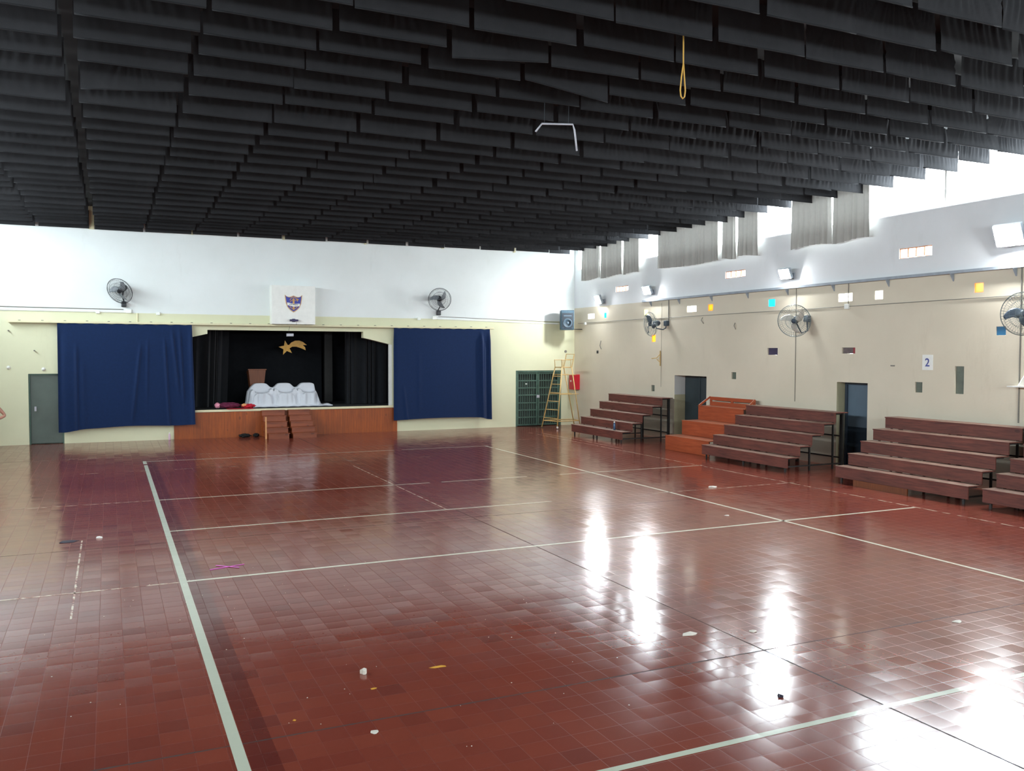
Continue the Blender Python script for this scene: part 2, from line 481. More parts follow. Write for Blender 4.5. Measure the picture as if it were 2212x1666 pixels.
def wall_panel(axis, p0, p1, u0, u1, z0, z1, holes):
    """slab between planes p0..p1 on the given axis with rectangular openings (u0,u1,z0,z1)"""
    mb = MB(); us = sorted({u0, u1, *[h[0] for h in holes], *[h[1] for h in holes]}); zs = sorted({z0, z1, *[h[2] for h in holes], *[h[3] for h in holes]})
    for a, b in zip(us, us[1:]):
        run = None
        cells = []
        for c, d in zip(zs, zs[1:]):
            m_, n_ = (a + b) / 2, (c + d) / 2
            if any(h[0] < m_ < h[1] and h[2] < n_ < h[3] for h in holes):
                if run: cells.append(run)
                run = None
            else: run = (run[0], d) if run else (c, d)
        if run: cells.append(run)
        for c, d in cells:
            if axis == 'x': mb.box(p0, p1, a, b, c, d)
            else: mb.box(a, b, p0, p1, c, d)
    return mb


# ------------------------------------------------------------------ floor, walls, ceiling
fm = MB(); fm.box(XL - .3, XR + .9, YN - .3, YB + .3, -.2, 0)
LZ = .0012


def fline(x0, x1, y0, y1, mi):
    fm.add([(x0, y0, LZ), (x1, y0, LZ), (x1, y1, LZ), (x0, y1, LZ)], [(0, 1, 2, 3)], mi)


fline(.705, .785, -3, 22.05, 2); fline(.705, .785, 22.25, 22.85, 2)      # thick left sideline
fline(.74, 7.0, 22.70, 22.75, 1); fline(7.2, 9.78, 22.70, 22.75, 1)      # end line before the stage
fline(.78, 5.9, 16.71, 16.76, 1); fline(6.15, 8.1, 16.71, 16.76, 1); fline(8.9, 12.7, 16.71, 16.76, 1)
fline(.78, 7.15, 13.72, 13.775, 1); fline(9.2, 12.9, 13.73, 13.77, 3)
fline(.78, 12.6, 10.62, 10.68, 1)
fline(.785, 9.70, 4.655, 4.715, 2)
fline(9.64, 9.70, 4.7, 22.0, 1); fline(9.64, 9.70, 22.15, 22.72, 1)      # right sideline
fline(12.60, 12.64, 3, 26.0, 3); fline(12.9, 12.94, 20.6, 26, 3)
fline(-4.0, .70, 16.71, 16.745, 3); fline(-4.0, .70, 10.62, 10.66, 3); fline(-4, 12, 23.9, 23.93, 3)
fline(-.39, -.37, 9.6, 13.6, 3); fline(5.14, 5.17, 13.8, 20.0, 3)
for k in range(9): fline(-.6 + k * .95, -.2 + k * .95, 20.95, 20.99, 3)
for k in range(3): fline(8.4 + k * 1.1, 8.9 + k * 1.1, 24.6, 24.63, 3)
fl = struct(fm.build('floor', ['floor', 'line', 'line_thick', 'line_worn']))

rf = MB(); rf.box(XL - .3, XR + .3, YN - .3, YB + .3, ZT, ZT + .2)
struct(rf.build('ceiling', 'roof'))

# back (stage) wall
holes = [(1.95, 8.62, .80, 3.33), (-2.09, -1.2, -.01, 2.02), (13.19, 15.03, -.01, 2.01)]
wb = wall_panel('y', YB, YB + .25, XL - .3, XR + .3, 0, ZT, holes)
wb.prism([(1.95, YB, 3.33), (2.75, YB, 3.33), (2.75, YB, 3.21), (1.95, YB, 3.02)], (0, .25, 0))      # haunches
wb.prism([(7.63, YB, 3.33), (8.62, YB, 3.33), (8.62, YB, 2.90), (7.63, YB, 3.13)], (0, .25, 0))
struct(wb.build('wall_back', 'wall_b'))

# right wall: glass blocks are real openings
BLK = [  # y0,y1,z0,z1, material, depth, label
    (26.75, 27.21, 3.86, 4.04, 'g_white', 'wide bright glass block high on side wall, nearest the hanging speaker'),
    (25.93, 26.09, 3.86, 4.04, 'g_cyan', 'narrow cyan glass block right of the speaker, beside first wide block'),
    (23.38, 23.60, 3.86, 4.04, 'g_yellow', 'pale yellow glass block above the farthest side-wall fan'),
    (20.87, 21.33, 3.86, 4.04, 'g_white', 'wide bright glass block left of small orange block, above the first doorway'),
    (20.10, 20.32, 3.86, 4.04, 'g_orange', 'small upright orange glass block just right of a wide bright one'),
    (17.56, 17.81, 3.86, 4.05, 'g_cyan', 'cyan glass block up left of the middle side-wall fan'),
    (14.99, 15.42, 3.86, 4.05, 'g_white', 'wide bright glass block above the second doorway, beside the vertical cable'),
    (14.12, 14.34, 3.86, 4.05, 'g_white', 'small upright bright glass block, right of the wide one over second doorway'),
    (11.67, 11.87, 3.86, 4.05, 'g_orange', 'square orange glass block near the nearest side-wall fan'),
    (11.18, 11.38, 3.01, 3.18, 'g_blue', 'dull blue glass block low beside the nearest side-wall fan'),
    (22.95, 23.16, 3.00, 3.22, 'g_orange', 'orange glass block seen just below the farthest side-wall fan'),
    (17.44, 17.82, 2.61, 2.79, 'g_purple', 'dull purple glass block below the middle side-wall fan'),
    (14.88, 15.28, 2.65, 2.79, 'g_grey', 'dull grey and red glass block above the second doorway'),
    (13.04, 13.23, 1.83, 2.05, 'g_moss', 'small square moss-grey niche right of second doorway, below the number sheet'),
    (12.06, 12.27, 1.84, 2.40, 'g_moss', 'tall narrow moss-grey niche near the number sheet'),
    (19.06, 19.26, 1.94, 2.13, 'g_moss', 'small broken grey niche right of the first doorway'),
    (22.98, 23.16, 1.44, 1.64, 'g_moss', 'small brown-grey niche above the farthest bleacher'),
]
VENT = [(24.56, 25.34, 4.70, 4.88), (18.73, 19.57, 4.72, 4.91), (12.87, 13.70, 4.70, 4.92)]
DR = [(20.36, 21.92, 1.98), (14.50, 15.42, 1.98)]
WR = [(k * 1.9 + 1.2, k * 1.9 + 3.0) for k in range(14)]      # clerestory bays with brick piers
WR = [(a, b) for a, b in WR if b < 27.9]
hr = [b[:4] for b in BLK] + VENT + [(a, b, -.01, t) for a, b, t in DR] + [(1.2, 27.95, WIN_R[0], WIN_R[1])]
wr = wall_panel('x', XR, XR + .25, YN - .3, YB + .3, 0, ZT, hr)
struct(wr.build('wall_right', 'wall_r'))
hl = [(7.5, 27.0, WIN_L[0], WIN_L[1])]
struct(wall_panel('x', XL - .25, XL, YN - .3, YB + .3, 0, ZT, hl).build('wall_left', 'wall_plain'))
struct(wall_panel('y', YN - .25, YN, XL - .3, XR + .3, 0, ZT, [(-3.7, 14.3, WIN_N[0], WIN_N[1])]).build('wall_rear', 'wall_plain'))


def strip_window(name, axis, p, u0, u1, z0, z1, step, fm_='white'):
    fr = MB(); w_ = .045; n = round((u1 - u0) / step)
    us = [u0 + (u1 - u0) * i / n for i in range(n + 1)]
    def bx(a, b, c, d):
        if axis == 'x': fr.box(p - .03, p + .03, a, b, c, d)
        else: fr.box(a, b, p - .03, p + .03, c, d)
    bx(u0, u1, z0, z0 + w_); bx(u0, u1, z1 - w_, z1)
    for u in us: bx(max(u0, u - w_ / 2), min(u1, u + w_ / 2), z0 + w_, z1 - w_)
    o = struct(fr.build(name, fm_))
    g = MB()
    if axis == 'x': g.box(p - .004, p + .004, u0 + .01, u1 - .01, z0 + .01, z1 - .01)
    else: g.box(u0 + .01, u1 - .01, p - .004, p + .004, z0 + .01, z1 - .01)
    g.build('pane', 'glass', o)
    return o


strip_window('window_1', 'x', XR + .14, 1.2, 27.95, WIN_R[0], WIN_R[1], 1.9)
strip_window('window_2', 'x', XL - .14, 7.5, 27.0, WIN_L[0], WIN_L[1], 1.9)
strip_window('window_3', 'y', YN - .14, -3.7, 14.3, WIN_N[0], WIN_N[1], 1.8)

for (y0, y1, z0, z1, m, lab) in BLK:
    dull = m in ('g_purple', 'g_grey', 'g_moss'); x = XR + (.04 if dull else .012)
    o = MB().box(x, x + (.15 if dull else .03), y0 + .001, y1 - .001, z0 + .001, z1 - .001).build('glass_block', m, at=(x, (y0 + y1) / 2, z0), bevel=.004)
    tag(o, lab, 'glass block', 'glass blocks set in the side wall')
    if m == 'g_grey':
        MB().box(x - .012, x, y0, y0 + .09, z0, z1).build('red_panel', 'g_red', o)
vl = ['farthest, under first curtains', 'middle, under second curtains', 'nearest, right of third curtains']
for (y0, y1, z0, z1), s_ in zip(VENT, vl):
    t = thing('vent_block', 'four bright panes in a terracotta frame, ' + s_, 'vent block', (XR, (y0 + y1) / 2, z0), 'four-pane vent blocks')
    fr = MB(); fr.box(XR + .02, XR + .2, y0, y1, z0, z0 + .010); fr.box(XR + .02, XR + .2, y0, y1, z1 - .016, z1)
    for k in range(5):
        yy = y0 + (y1 - y0) * k / 4; fr.box(XR + .02, XR + .2, max(y0, yy - .007), min(y1, yy + .007), z0 + .016, z1 - .016)
    fr.build('frame', 'brown_trim', t)
    for k in range(4):
        a = y0 + (y1 - y0) * k / 4; MB().box(XR + .035, XR + .045, a + .015, a + (y1 - y0) / 4 - .015, z0 + .017, z1 - .017).build('pane', 'g_white', t)

# doorways of the side wall
for i, (y0, y1, h) in enumerate(DR):
    d = .32 if i == 0 else .30
    jm = MB(); jm.box(XR + .25, XR + d + .3, y1, y1 + .1, 0, h); jm.box(XR + .25, XR + d + .3, y0 - .1, y0, 0, h)
    jm.box(XR + .25, XR + d + .3, y0 - .1, y1 + .1, h, h + .1); jm.box(XR + d + .3, XR + d + .34, y0 - .1, y1 + .1, 0, h + .1)
    jm.box(XR + .001, XR + .25, y1 - .004, y1, 0, h - .001)
    struct(jm.build('wall_doorway', 'jamb' if i == 0 else 'jamb_low'))
    lf = MB()
    if i == 0:
        lf.box(XR + d, XR + d + .05, y0 + .02, y0 + .74, 0.02, h - .03); lf.box(XR + d + .06, XR + d + .11, y0 + .74, y1 - .02, 0.02, h - .03)
        lf.box(XR + d - .02, XR + d, y0 + .70, y0 + .76, 0.02, h - .03)
        o = struct(lf.build('door_3', 'dark_door', bevel=.004))
    else:
        lf.box(XR + d, XR + d + .05, y0 + .06, y1 - .06, 0.02, h - .06)
        o = struct(lf.build('door_4', 'navy_door', bevel=.004))
        fr = MB(); fr.box(XR + d - .04, XR + d + .06, y1 - .06, y1, 0, h); fr.box(XR + d - .04, XR + d + .06, y0, y0 + .06, 0, h); fr.box(XR + d - .04, XR + d + .06, y0 + .06, y1 - .06, h - .06, h)
        fr.build('frame', 'slate', o)
    MB().tube([(XR + d - .05, y0 + .14, .98), (XR + d - .05, y0 + .14, 1.1)], .01).build('door_handle', 'rod', o)

# left steel door beside the curtain
o = struct(MB().box(-2.05, -1.24, YB + .10, YB + .14, .02, 1.98).build('door_1', 'door_grey', bevel=.004))
fr = MB(); fr.box(-2.09, -2.05, YB + .06, YB + .2, 0, 2.02); fr.box(-1.24, -1.2, YB + .06, YB + .2, 0, 2.02); fr.box(-2.05, -1.24, YB + .06, YB + .2, 1.98, 2.02)
fr.box(-2.05, -1.24, YB + .2, YB + .25, 0, 2.02)
fr.build('frame', 'green_steel', o)
MB().box(-1.95, -1.90, YB + .05, YB + .10, .95, 1.08).build('door_handle', 'rod', o)

# barred double gate
g = struct(MB().box(13.19, 15.03, YB + .20, YB + .25, 0, 2.01).build('door_2', 'green_dark'))
fr = MB()
for a, b, c, d in ((13.19, 13.26, 0, 2.01), (14.96, 15.03, 0, 2.01), (13.26, 14.96, 1.94, 2.01)): fr.box(a, b, YB + .02, YB + .14, c, d)
fr.build('frame', 'green_steel', g)
for x0, x1 in ((13.27, 14.085), (14.105, 14.95)):
    lf = MB()
    for a, b in ((x0, x0 + .05), (x1 - .05, x1)): lf.box(a, b, YB + .05, YB + .10, .03, 1.93)
    for z in (.03, .30, .56, .82, 1.10, 1.36, 1.62, 1.88): lf.box(x0 + .05, x1 - .05, YB + .055, YB + .095, z, z + .04)
    n = 8
    for k in range(1, n):
        x = x0 + .05 + (x1 - x0 - .1) * k / n; lf.tube([(x, YB + .075, .05), (x, YB + .075, 1.9)], .010, 6)
    lf.box(x0 + .05, x1 - .05, YB + .10, YB + .115, .05, 1.62, 1)
    lf.build('gate_leaf', ['green_steel', 'door_grey' if 0 else 'green_dark'], g)
MB().box(14.04, 14.15, YB + .02, YB + .05, 1.02, 1.12).build('door_lock', 'rod', g)
MB().box(13.62, 13.70, YB + .09, YB + .097, 1.50, 1.55).build('door_sticker', 'plastic_w', g)

# ------------------------------------------------------------------ stage
st = MB(); st.box(-.5, 11.2, YB + .25, 32.4, .80, .87); st.box(1.95, 8.62, YB - .02, YB + .25, .80, .87)
struct(st.build('floor_stage', 'black'))
sw = MB(); sw.box(-.6, -.5, YB + .25, 32.5, 0, 4.4); sw.box(11.2, 11.3, YB + .25, 32.5, 0, 4.4); sw.box(-.6, 11.3, 32.4, 32.5, 0, 4.4); sw.box(-.6, 11.3, YB + .25, 32.5, 4.4, 4.5)
struct(sw.build('wall_stage', 'black'))
tr = MB(); tr.box(2.3, 8.77, YB - .06, YB - .02, .805, .875)
struct(tr.build('trim_1', 'cream', bevel=.004))
pn = MB(); pn.box(1.76, 8.77, YB - .035, YB - .002, 0, .80)
o = pn.build('stage_front_panel', 'tg', at=(5.2, YB - .03, 0)); tag(o, 'orange varnished pine boarding across the front of the stage', 'wood panelling')
o = MB().box(8.52, 8.615, YB + .02, YB + .14, .87, 2.92).build('trim_2', 'white'); struct(o)


def curtain(name, m, x0, x1, y, z0, z1, folds, amp, seed, label, group, nx=160, nz=14, tilt=0, cat='curtain', skew=(0, 0), hem=None, axis='x', loose=0):
    rnd = random.Random(seed); ph = [rnd.uniform(0, 6.28) for _ in range(6)]; k1 = folds * 2 * PI
    def fn(u, v):
        x = x0 + (x1 - x0) * u + skew[0] * (1 - v) * (1 - u) + skew[1] * (1 - v) * u
        a = amp * (.35 + .65 * (1 - v)) if loose else amp
        warp = u + .02 * math.sin(7 * u * PI + ph[0]) + .012 * math.sin(23 * u + ph[1])
        d = a * (math.sin(k1 * warp + ph[2] + .5 * (1 - v)) + .4 * math.sin(k1 * 1.7 * warp + ph[3]) * (.5 + .5 * math.sin(5 * u + ph[4])))
        zb = z0 + (hem(u) if hem else 0) + tilt * u
        z = zb + (z1 - zb) * v
        return (x, y + d, z) if axis == 'x' else (y + d, x, z)
    o = MB().grid(nx, nz, fn).build(name, m, smooth=True, at=((x0 + x1) / 2, y, z0) if axis == 'x' else (y, (x0 + x1) / 2, z0))
    return tag(o, label, cat, group)


# black stage drapes
curtain('stage_drape', 'black_curt', 1.0, 3.55, 29.35, .885, 3.95, 11, .055, 1, 'black pleated side curtain at the left of the stage, reaching its floor', 'black stage drapes', skew=(0, -.12))
curtain('stage_drape', 'black_curt', 7.30, 10.3, 29.35, .885, 3.95, 13, .055, 2, 'black pleated side curtain at the right of the stage', 'black stage drapes')
curtain('backdrop', 'black_curt', 1.2, 7.0, 31.6, .885, 4.0, 5, .03, 3, 'wide black backdrop cloth behind the draped chairs', None)
curtain('backdrop', 'black_curt', 7.42, 10.4, 31.6, .885, 4.0, 5, .03, 4, 'narrow black backdrop cloth right of the grey pillar', None)
o = MB().box(7.02, 7.30, 31.2, 31.35, .87, 4.2).build('pillar', 'bl_frame', at=(7.15, 31.27, .87)); tag(o, 'dim grey upright strip between the black backdrop cloths', 'pillar')
# blue side curtains
def bcurt(x0, x1, spec, seed, label, hemf):
    rnd = random.Random(seed)
    def fn(u, v):
        x = x0 + (x1 - x0) * u + .04 * (1 - v) * (1 if u < .5 else 1) * (2 * u - .2)
        d = .012 * math.sin(9 * u + 2 * v)
        for (c, w_, a, sl, t0, t1) in spec:
            q = (u - (c + sl * (1 - v))) / w_
            d -= a * math.exp(-q * q) * ss(t0, t0 + .15, 1 - v) * (1 - ss(t1 - .15, t1 + .001, 1 - v) * .8)
        zt = 3.4685 - .018 * abs(math.sin(u * PI * 9)) ** 4
        zb = hemf(u)
        return (x, YB - .17 + d, zb + (zt - zb) * v)
    o = MB().grid(170, 60, fn).build('side_curtain', 'blue_curt', smooth=True, at=((x0 + x1) / 2, YB - .17, .3))
    tag(o, label, 'curtain', 'navy curtains beside the stage'); return o
bcurt(-1.33, 2.29, [(.02, .02, -.05, 0, 0, 1.2), (.13, .012, .055, .0, .15, 1.2), (.17, .02, .03, .01, .3, 1.2), (.62, .012, .05, -.10, .15, 1.0), (.66, .01, .03, -.03, .1, .8), (.78, .010, .055, .02, .1, 1.2), (.84, .012, .05, .06, .0, .7), (.90, .011, .05, .02, 0, .8), (.985, .015, .06, 0, 0, 1.2)],
      1, 'navy blue curtain hanging left of the stage, partly over its wooden front', lambda u: .33 + .10 * ss(.02, .2, u) + .03 * u - .02 * math.sin(u * 9))
bcurt(8.63, 12.10, [(.03, .012, .03, .10, .6, 1.2), (.0, .02, -.04, 0, 0, 1.2), (.905, .018, .11, .0, 0, 1.2), (.935, .012, .05, -.005, .1, 1.2), (.99, .02, .07, 0, 0, 1.2), (.25, .02, .015, 0, .2, 1)],
      2, 'navy blue curtain hanging right of the stage with one deep fold', lambda u: .37 + .05 * math.sin(u * 3.1) - .06 * ss(.88, .97, u))

# curtain beam, clips
b = MB(); b.box(-2.55, 12.25, YB - .20, YB - .001, 3.47, 3.53)
t = b.build('curtain_rail', 'cream', at=(5, YB, 3.47), bevel=.005); tag(t, 'long cream curtain rail board running above the stage and both navy curtains', 'curtain rail')
cl = MB()
for k in range(26): x = -2.3 + k * .57; cl.box(x, x + .06, YB - .16, YB - .12, 3.53, 3.545)
cl.build('clip_row', 'ink', t)['kind'] = 'stuff'

# backboard with crest
BX0, BX1, BZ0, BZ1, BY = 4.62, 5.97, 3.53, 4.74, 27.82
t = thing('basketball_backboard', 'square white backboard with a blue and gold shield crest above the stage', 'backboard', ((BX0 + BX1) / 2, BY, BZ0))
MB().box(BX0, BX1, BY, BY + .03, BZ0, BZ1).build('board', 'white', t, bevel=.004)
sd = MB(); sd.box(BX0, BX0 + .02, BY + .03, YB - .002, BZ0, BZ1); sd.box(BX1 - .02, BX1, BY + .03, YB - .002, BZ0, BZ1); sd.box(BX0 + .02, BX1 - .02, BY + .03, YB - .002, BZ1 - .03, BZ1); sd.build('side_panel', 'white', t)
SX, SZ = 5.29, 4.18
def shield(k):
    P = []
    for a, b_ in ((-.27, .27), (-.22, .225), (-.15, .205), (-.08, .215), (0, .25), (.08, .215), (.15, .205), (.22, .225), (.27, .27), (.255, .14), (.235, 0), (.19, -.11), (.11, -.20), (0, -.28), (-.11, -.20), (-.19, -.11), (-.235, 0), (-.255, .14)):
        P.append((SX + a * k, BY, SZ + b_ * k))
    return P
sh = MB().prism(shield(1.0), (0, -.012, 0)).build('shield', 'shield_g', t)
bl = MB(); bl.prism([(p[0], BY - .012, p[2]) for p in shield(.90)], (0, -.004, 0)); bl.build('shield_field', 'shield_b', sh)
em = MB()
em.prism([(SX - .028, BY - .016, SZ - .20), (SX + .028, BY - .016, SZ - .20), (SX + .03, BY - .016, SZ + .14), (SX, BY - .016, SZ + .17), (SX - .03, BY - .016, SZ + .14)], (0, -.004, 0))
em.tube([(SX + .135 * math.cos(a), BY - .018, SZ - .01 + .155 * math.sin(a)) for a in [i * .26 - 2.6 for i in range(9)]], .012, 6)
em.tube([(SX + .12 * math.cos(a), BY - .018, SZ + .05 + .145 * math.sin(a)) for a in [i * .3 + .1 for i in range(10)]], .012, 6)
em.tube([(SX - .11, BY - .018, SZ + .05), (SX - .04, BY - .018, SZ + .11), (SX + .06, BY - .018, SZ + .10), (SX + .14, BY - .018, SZ + .13)], .011, 6)
em.prism([(SX + .10, BY - .016, SZ + .16), (SX + .17, BY - .016, SZ + .13), (SX + .11, BY - .016, SZ + .07)], (0, -.004, 0))
em.build('crest_emblem', 'shield_g', sh)
bn = MB(); bn.grid(12, 2, lambda u, v: (SX - .20 + .39 * u, BY - .026, SZ - .025 + .085 * (v - .5) + .012 * math.cos(u * 6.3) - .03 * u))
bb = bn.build('banner', 'white', sh, solid=.006)
text_mesh('lettering', 'CLARET', .062, (SX, BY - .031, SZ - .035), (PI / 2, .06, 0), 'ink', sh, shear=.2, sx=1.25)
hp = MB(); hp.box(5.16, 5.42, BY - .10, BY - .02, 3.62, 3.68); hp.box(5.24, 5.34, BY - .02, BY, 3.60, 3.70)
hp.build('ring_bracket', 'purple', t, bevel=.008)
MB().tube([(5.36, BY - .03, 3.62), (5.37, BY - .03, 3.50)], .004, 5).build('wire', 'ink', t)

# stage lamp on its wire
t = thing('hanging_stage_lamp', 'small grey box lamp hung by a wire at the top of the stage opening', 'stage lamp', (5.2, 28.0, 3.15))
MB().box(5.10, 5.31, 27.93, 28.05, 3.15, 3.24).build('housing', 'rod', t, bevel=.012)
MB().tube([(5.19, 28.0, 3.23), (5.17, 28.0, 3.30), (5.21, 28.06, 3.475)], .005, 5).build('wire', 'ink', t)
MB().box(5.12, 5.29, 27.922, 27.93, 3.16, 3.225).build('lamp_glass', 'rod', t)

# comet star
def star_shape():
    P = []; cx, cz, R = 5.56, 2.80, .26
    for k in range(10):
        a = PI / 2 + .18 + k * PI / 5; r = R if k % 2 == 0 else R * .42; P.append((cx + r * math.cos(a), 30.6, cz + r * math.sin(a)))
    return P
t = thing('comet_star', 'golden comet star with a forked curved tail, hung before the black backdrop', 'star', (5.75, 30.6, 2.55))
MB().prism(star_shape(), (0, -.02, 0)).build('star_head', 'gold', t)
tail = [(5.62, 2.86), (5.72, 2.98), (5.86, 3.05), (6.00, 3.055), (6.12, 3.01), (6.26, 2.90), (6.12, 2.90), (6.20, 2.82), (6.22, 2.72), (6.06, 2.79), (5.90, 2.84), (5.76, 2.84), (5.66, 2.78)]
MB().prism([(a, 30.585, b_) for a, b_ in tail], (0, -.02, 0)).build('star_tail', 'gold', t)
MB().tube([(5.75, 30.59, 2.95), (5.75, 30.59, 4.398)], .003, 4).build('thread', 'ink', t)

# lectern
t = thing('lectern', 'tapered wooden lectern standing behind the white-draped chairs on stage', 'lectern', (4.45, 30.0, .87))
MB().prism([(4.30, 29.85, .93), (4.62, 29.85, .93), (4.745, 29.85, 2.06), (4.19, 29.85, 2.06)], (0, .03, 0)).build('front_panel', 'lect', t)
for s_ in (0, 1):
    x0, x1 = (4.30, 4.19) if s_ == 0 else (4.60, 4.725)
    MB().prism([(x0, 29.88, .93), (x0, 30.2, .93), (x1, 30.2, 1.94), (x1, 29.88, 2.05)], (.02, 0, 0)).build('side_panel', 'lect', t)
MB().prism([(4.17, 29.83, 2.06), (4.17, 30.26, 1.93), (4.17, 30.26, 1.96), (4.17, 29.83, 2.09)], (.60, 0, 0)).build('top', 'lect', t)
MB().box(4.24, 4.68, 29.8, 30.3, .875, .93).build('base', 'lect', t)

# three armchairs under one sheet: the sheet and what shows of the chairs below
CX = [4.50, 5.26, 6.02]
def hcover(x, y):
    h = 0
    for c in CX:
        u = x - c; a = abs(u)
        seat = .43 * (1 - ss(.25, .32, a)) * ss(28.93, 28.99, y)
        arm = .60 * math.exp(-((a - .30) / .10) ** 4) * ss(29.0, 29.1, y)
        wv = 1 - ss(.17, .34, a)
        back = (.60 + .15 * wv) * (1 - ss(.40, .47, a)) * ss(29.28, 29.40, y)
        h = max(h, seat, arm, back)
    h = max(h, .44 * ss(28.98, 29.08, y) * (1 if CX[0] - .3 < x < CX[2] + .3 else 0))
    h *= 1 - ss(29.62, 29.72, y)
    return h
def sheet(u, v):
    x = 4.02 + 2.72 * u; y = 28.72 + 1.05 * v
    # pulled tent-like edges
    h = hcover(x, y)
    n = 3
    s_ = 0
    for i in range(-n, n + 1):
        s_ += hcover(min(6.30, x + i * .035), y + i * .0)
    h = .5 * h + .5 * s_ / (2 * n + 1)
    if x < CX[0] - .3: h = max(h, .70 * ss(4.08, 4.26, x) * ss(29.1, 29.4, y) * (1 - ss(29.62, 29.72, y)), .40 * ss(4.08, 4.3, x) * ss(28.95, 29.1, y) * (1 - ss(29.62, 29.72, y)))
    if x > CX[2] + .22: h = max(h * .0 + 0, (.74 * (1 - ss(6.22, 6.40, x))) * ss(29.1, 29.4, y) * (1 - ss(29.62, 29.72, y)), .5 * (1 - ss(6.24, 6.48, x)) * ss(28.9, 29.2, y) * (1 - ss(29.62, 29.72, y)))
    pud = .03 + .05 * math.exp(-((x - 6.6) / .10) ** 2) * (1 - ss(29.0, 29.2, y)) + .012 * math.sin(17 * x + 9 * y) * math.sin(13 * y + 5 * x)
    z = max(h, 0) + max(.008, pud * (1 - ss(.0, .12, h)))
    yy = y - (.035 * math.sin(19 * x + 3 * math.sin(4 * x)) + .02 * math.sin(41 * x)) * ss(.0, .25, h) * (1 - ss(.36, .43, h)) * (1 if y < 29.1 else 0)
    if y < 28.80: z = .008 + .01 * abs(math.sin(9 * x))
    return (x, yy, .87 + z)
o = MB().grid(230, 120, sheet).build('dust_sheet', 'sheet', smooth=True, at=(5.3, 29.2, .87)); tag(o, 'white sheet draped over three armchairs at the front of the stage', 'sheet')
for c, lb in zip(CX, ('left', 'middle', 'right')):
    t = thing('armchair', 'low armchair hidden under the white sheet, %s one of the three' % lb, 'chair', (c, 29.3, .87), 'armchairs under the sheet')
    MB().box(c - .20, c + .20, 29.02, 29.40, 1.22, 1.27).build('seat', 'plastic_w', t, bevel=.01)
    MB().box(c - .15, c + .15, 29.44, 29.47, 1.27, 1.57).build('backrest', 'plastic_w', t, bevel=.01)
    for sx in (-.19, .19):
        for y in (29.05, 29.42): MB().box(c + sx - .015, c + sx + .015, y - .015, y + .015, .87, 1.22).build('leg', 'plastic_w', t)

# bedding heap on the stage edge
def blob(u, v, cx, cy, cz, rx, ry, rz, sd, amp=.12, flat=True):
    th = u * 2 * PI; ph = (v - .5) * PI
    n = 1 + amp * (math.sin(5 * th + sd) * math.sin(3 * ph * 2 + sd) + .6 * math.sin(9 * th + 2 * sd) * math.cos(5 * ph))
    x, y, z = rx * n * math.cos(th) * math.cos(ph), ry * n * math.sin(th) * math.cos(ph), rz * n * math.sin(ph)
    return (cx + x, cy + y, max(cz - rz * .98 if flat else -9, cz + z))
t = thing('blanket_roll', 'rolled plum blanket with pink ends lying on the stage edge', 'blanket', (3.35, 28.40, .875))
MB().grid(40, 20, lambda u, v: blob(u, v, 3.36, 28.42, .985, .36, .13, .088, 1)).build('roll', 'plum', t, smooth=True)
MB().grid(24, 14, lambda u, v: blob(u, v, 3.04, 28.40, .985, .085, .11, .085, 2.2)).build('pink_end', 'pink_cloth', t, smooth=True)
t = thing('red_cloth_heap', 'crumpled bright red cloth heap between the plum blanket and white sheet', 'cloth', (3.97, 28.40, .875))
MB().grid(40, 20, lambda u, v: blob(u, v, 3.97, 28.40, .955, .20, .14, .06, 4, .2)).build('heap', 'red_cloth', t, smooth=True)
MB().grid(30, 14, lambda u, v: blob(u, v, 3.84, 28.34, .985, .08, .07, .045, 5, .2)).build('peach_patch', 'orange_cloth', t, smooth=True)
o = MB().grid(40, 14, lambda u, v: (3.30 + .80 * u, 28.10 + .45 * v, .877 + .012 * abs(math.sin(11 * u + 5 * v)) * (1 if v > .1 else .3))).build('red_sheet', 'red_cloth', smooth=True, at=(3.7, 28.3, .88)); tag(o, 'thin reddish sheet spread flat under the cloth heap on stage edge', 'sheet')

# steps to the stage
for i, (xb0, xb1, xt0, xt1, lab) in enumerate(((4.37, 5.03, 4.31, 5.05, 'left'), (5.11, 5.87, 5.13, 5.83, 'right'))):
    t = thing('stage_steps', 'wooden step block against the stage front, %s one of the pair' % lab, 'steps', ((xb0 + xb1) / 2, 27.6, 0), 'stage step blocks')
    n = 5
    for k in range(n):
        f = k / (n - 1); y = 27.10 + .215 * k; a = xb0 + (xt0 - xb0) * f; b_ = xb1 + (xt1 - xb1) * f
        z = .165 * k
        MB().box(a + .012, b_ - .03, y + .02, y + .045, z + .001, z + .145).build('riser', 'step_wood', t)
        MB().box(a, b_, y, min(YB - .07, y + .25), z + .145, z + .165).build('tread', 'step_wood', t, bevel=.003)
        MB().box(a + .012, a + .032, y + .045, YB - .07, z + .001, z + .145).build('side_board', 'step_wood', t)
    if i == 0: MB().box(4.285, 4.33, 27.12, 27.18, 0, .68).build('post', 'post', t, bevel=.004)
    MB().box(xb1 - .10, xb1 - .035, 27.16, 27.2, .01, .14).build('shadow_gap', 'black', t) if 0 else None

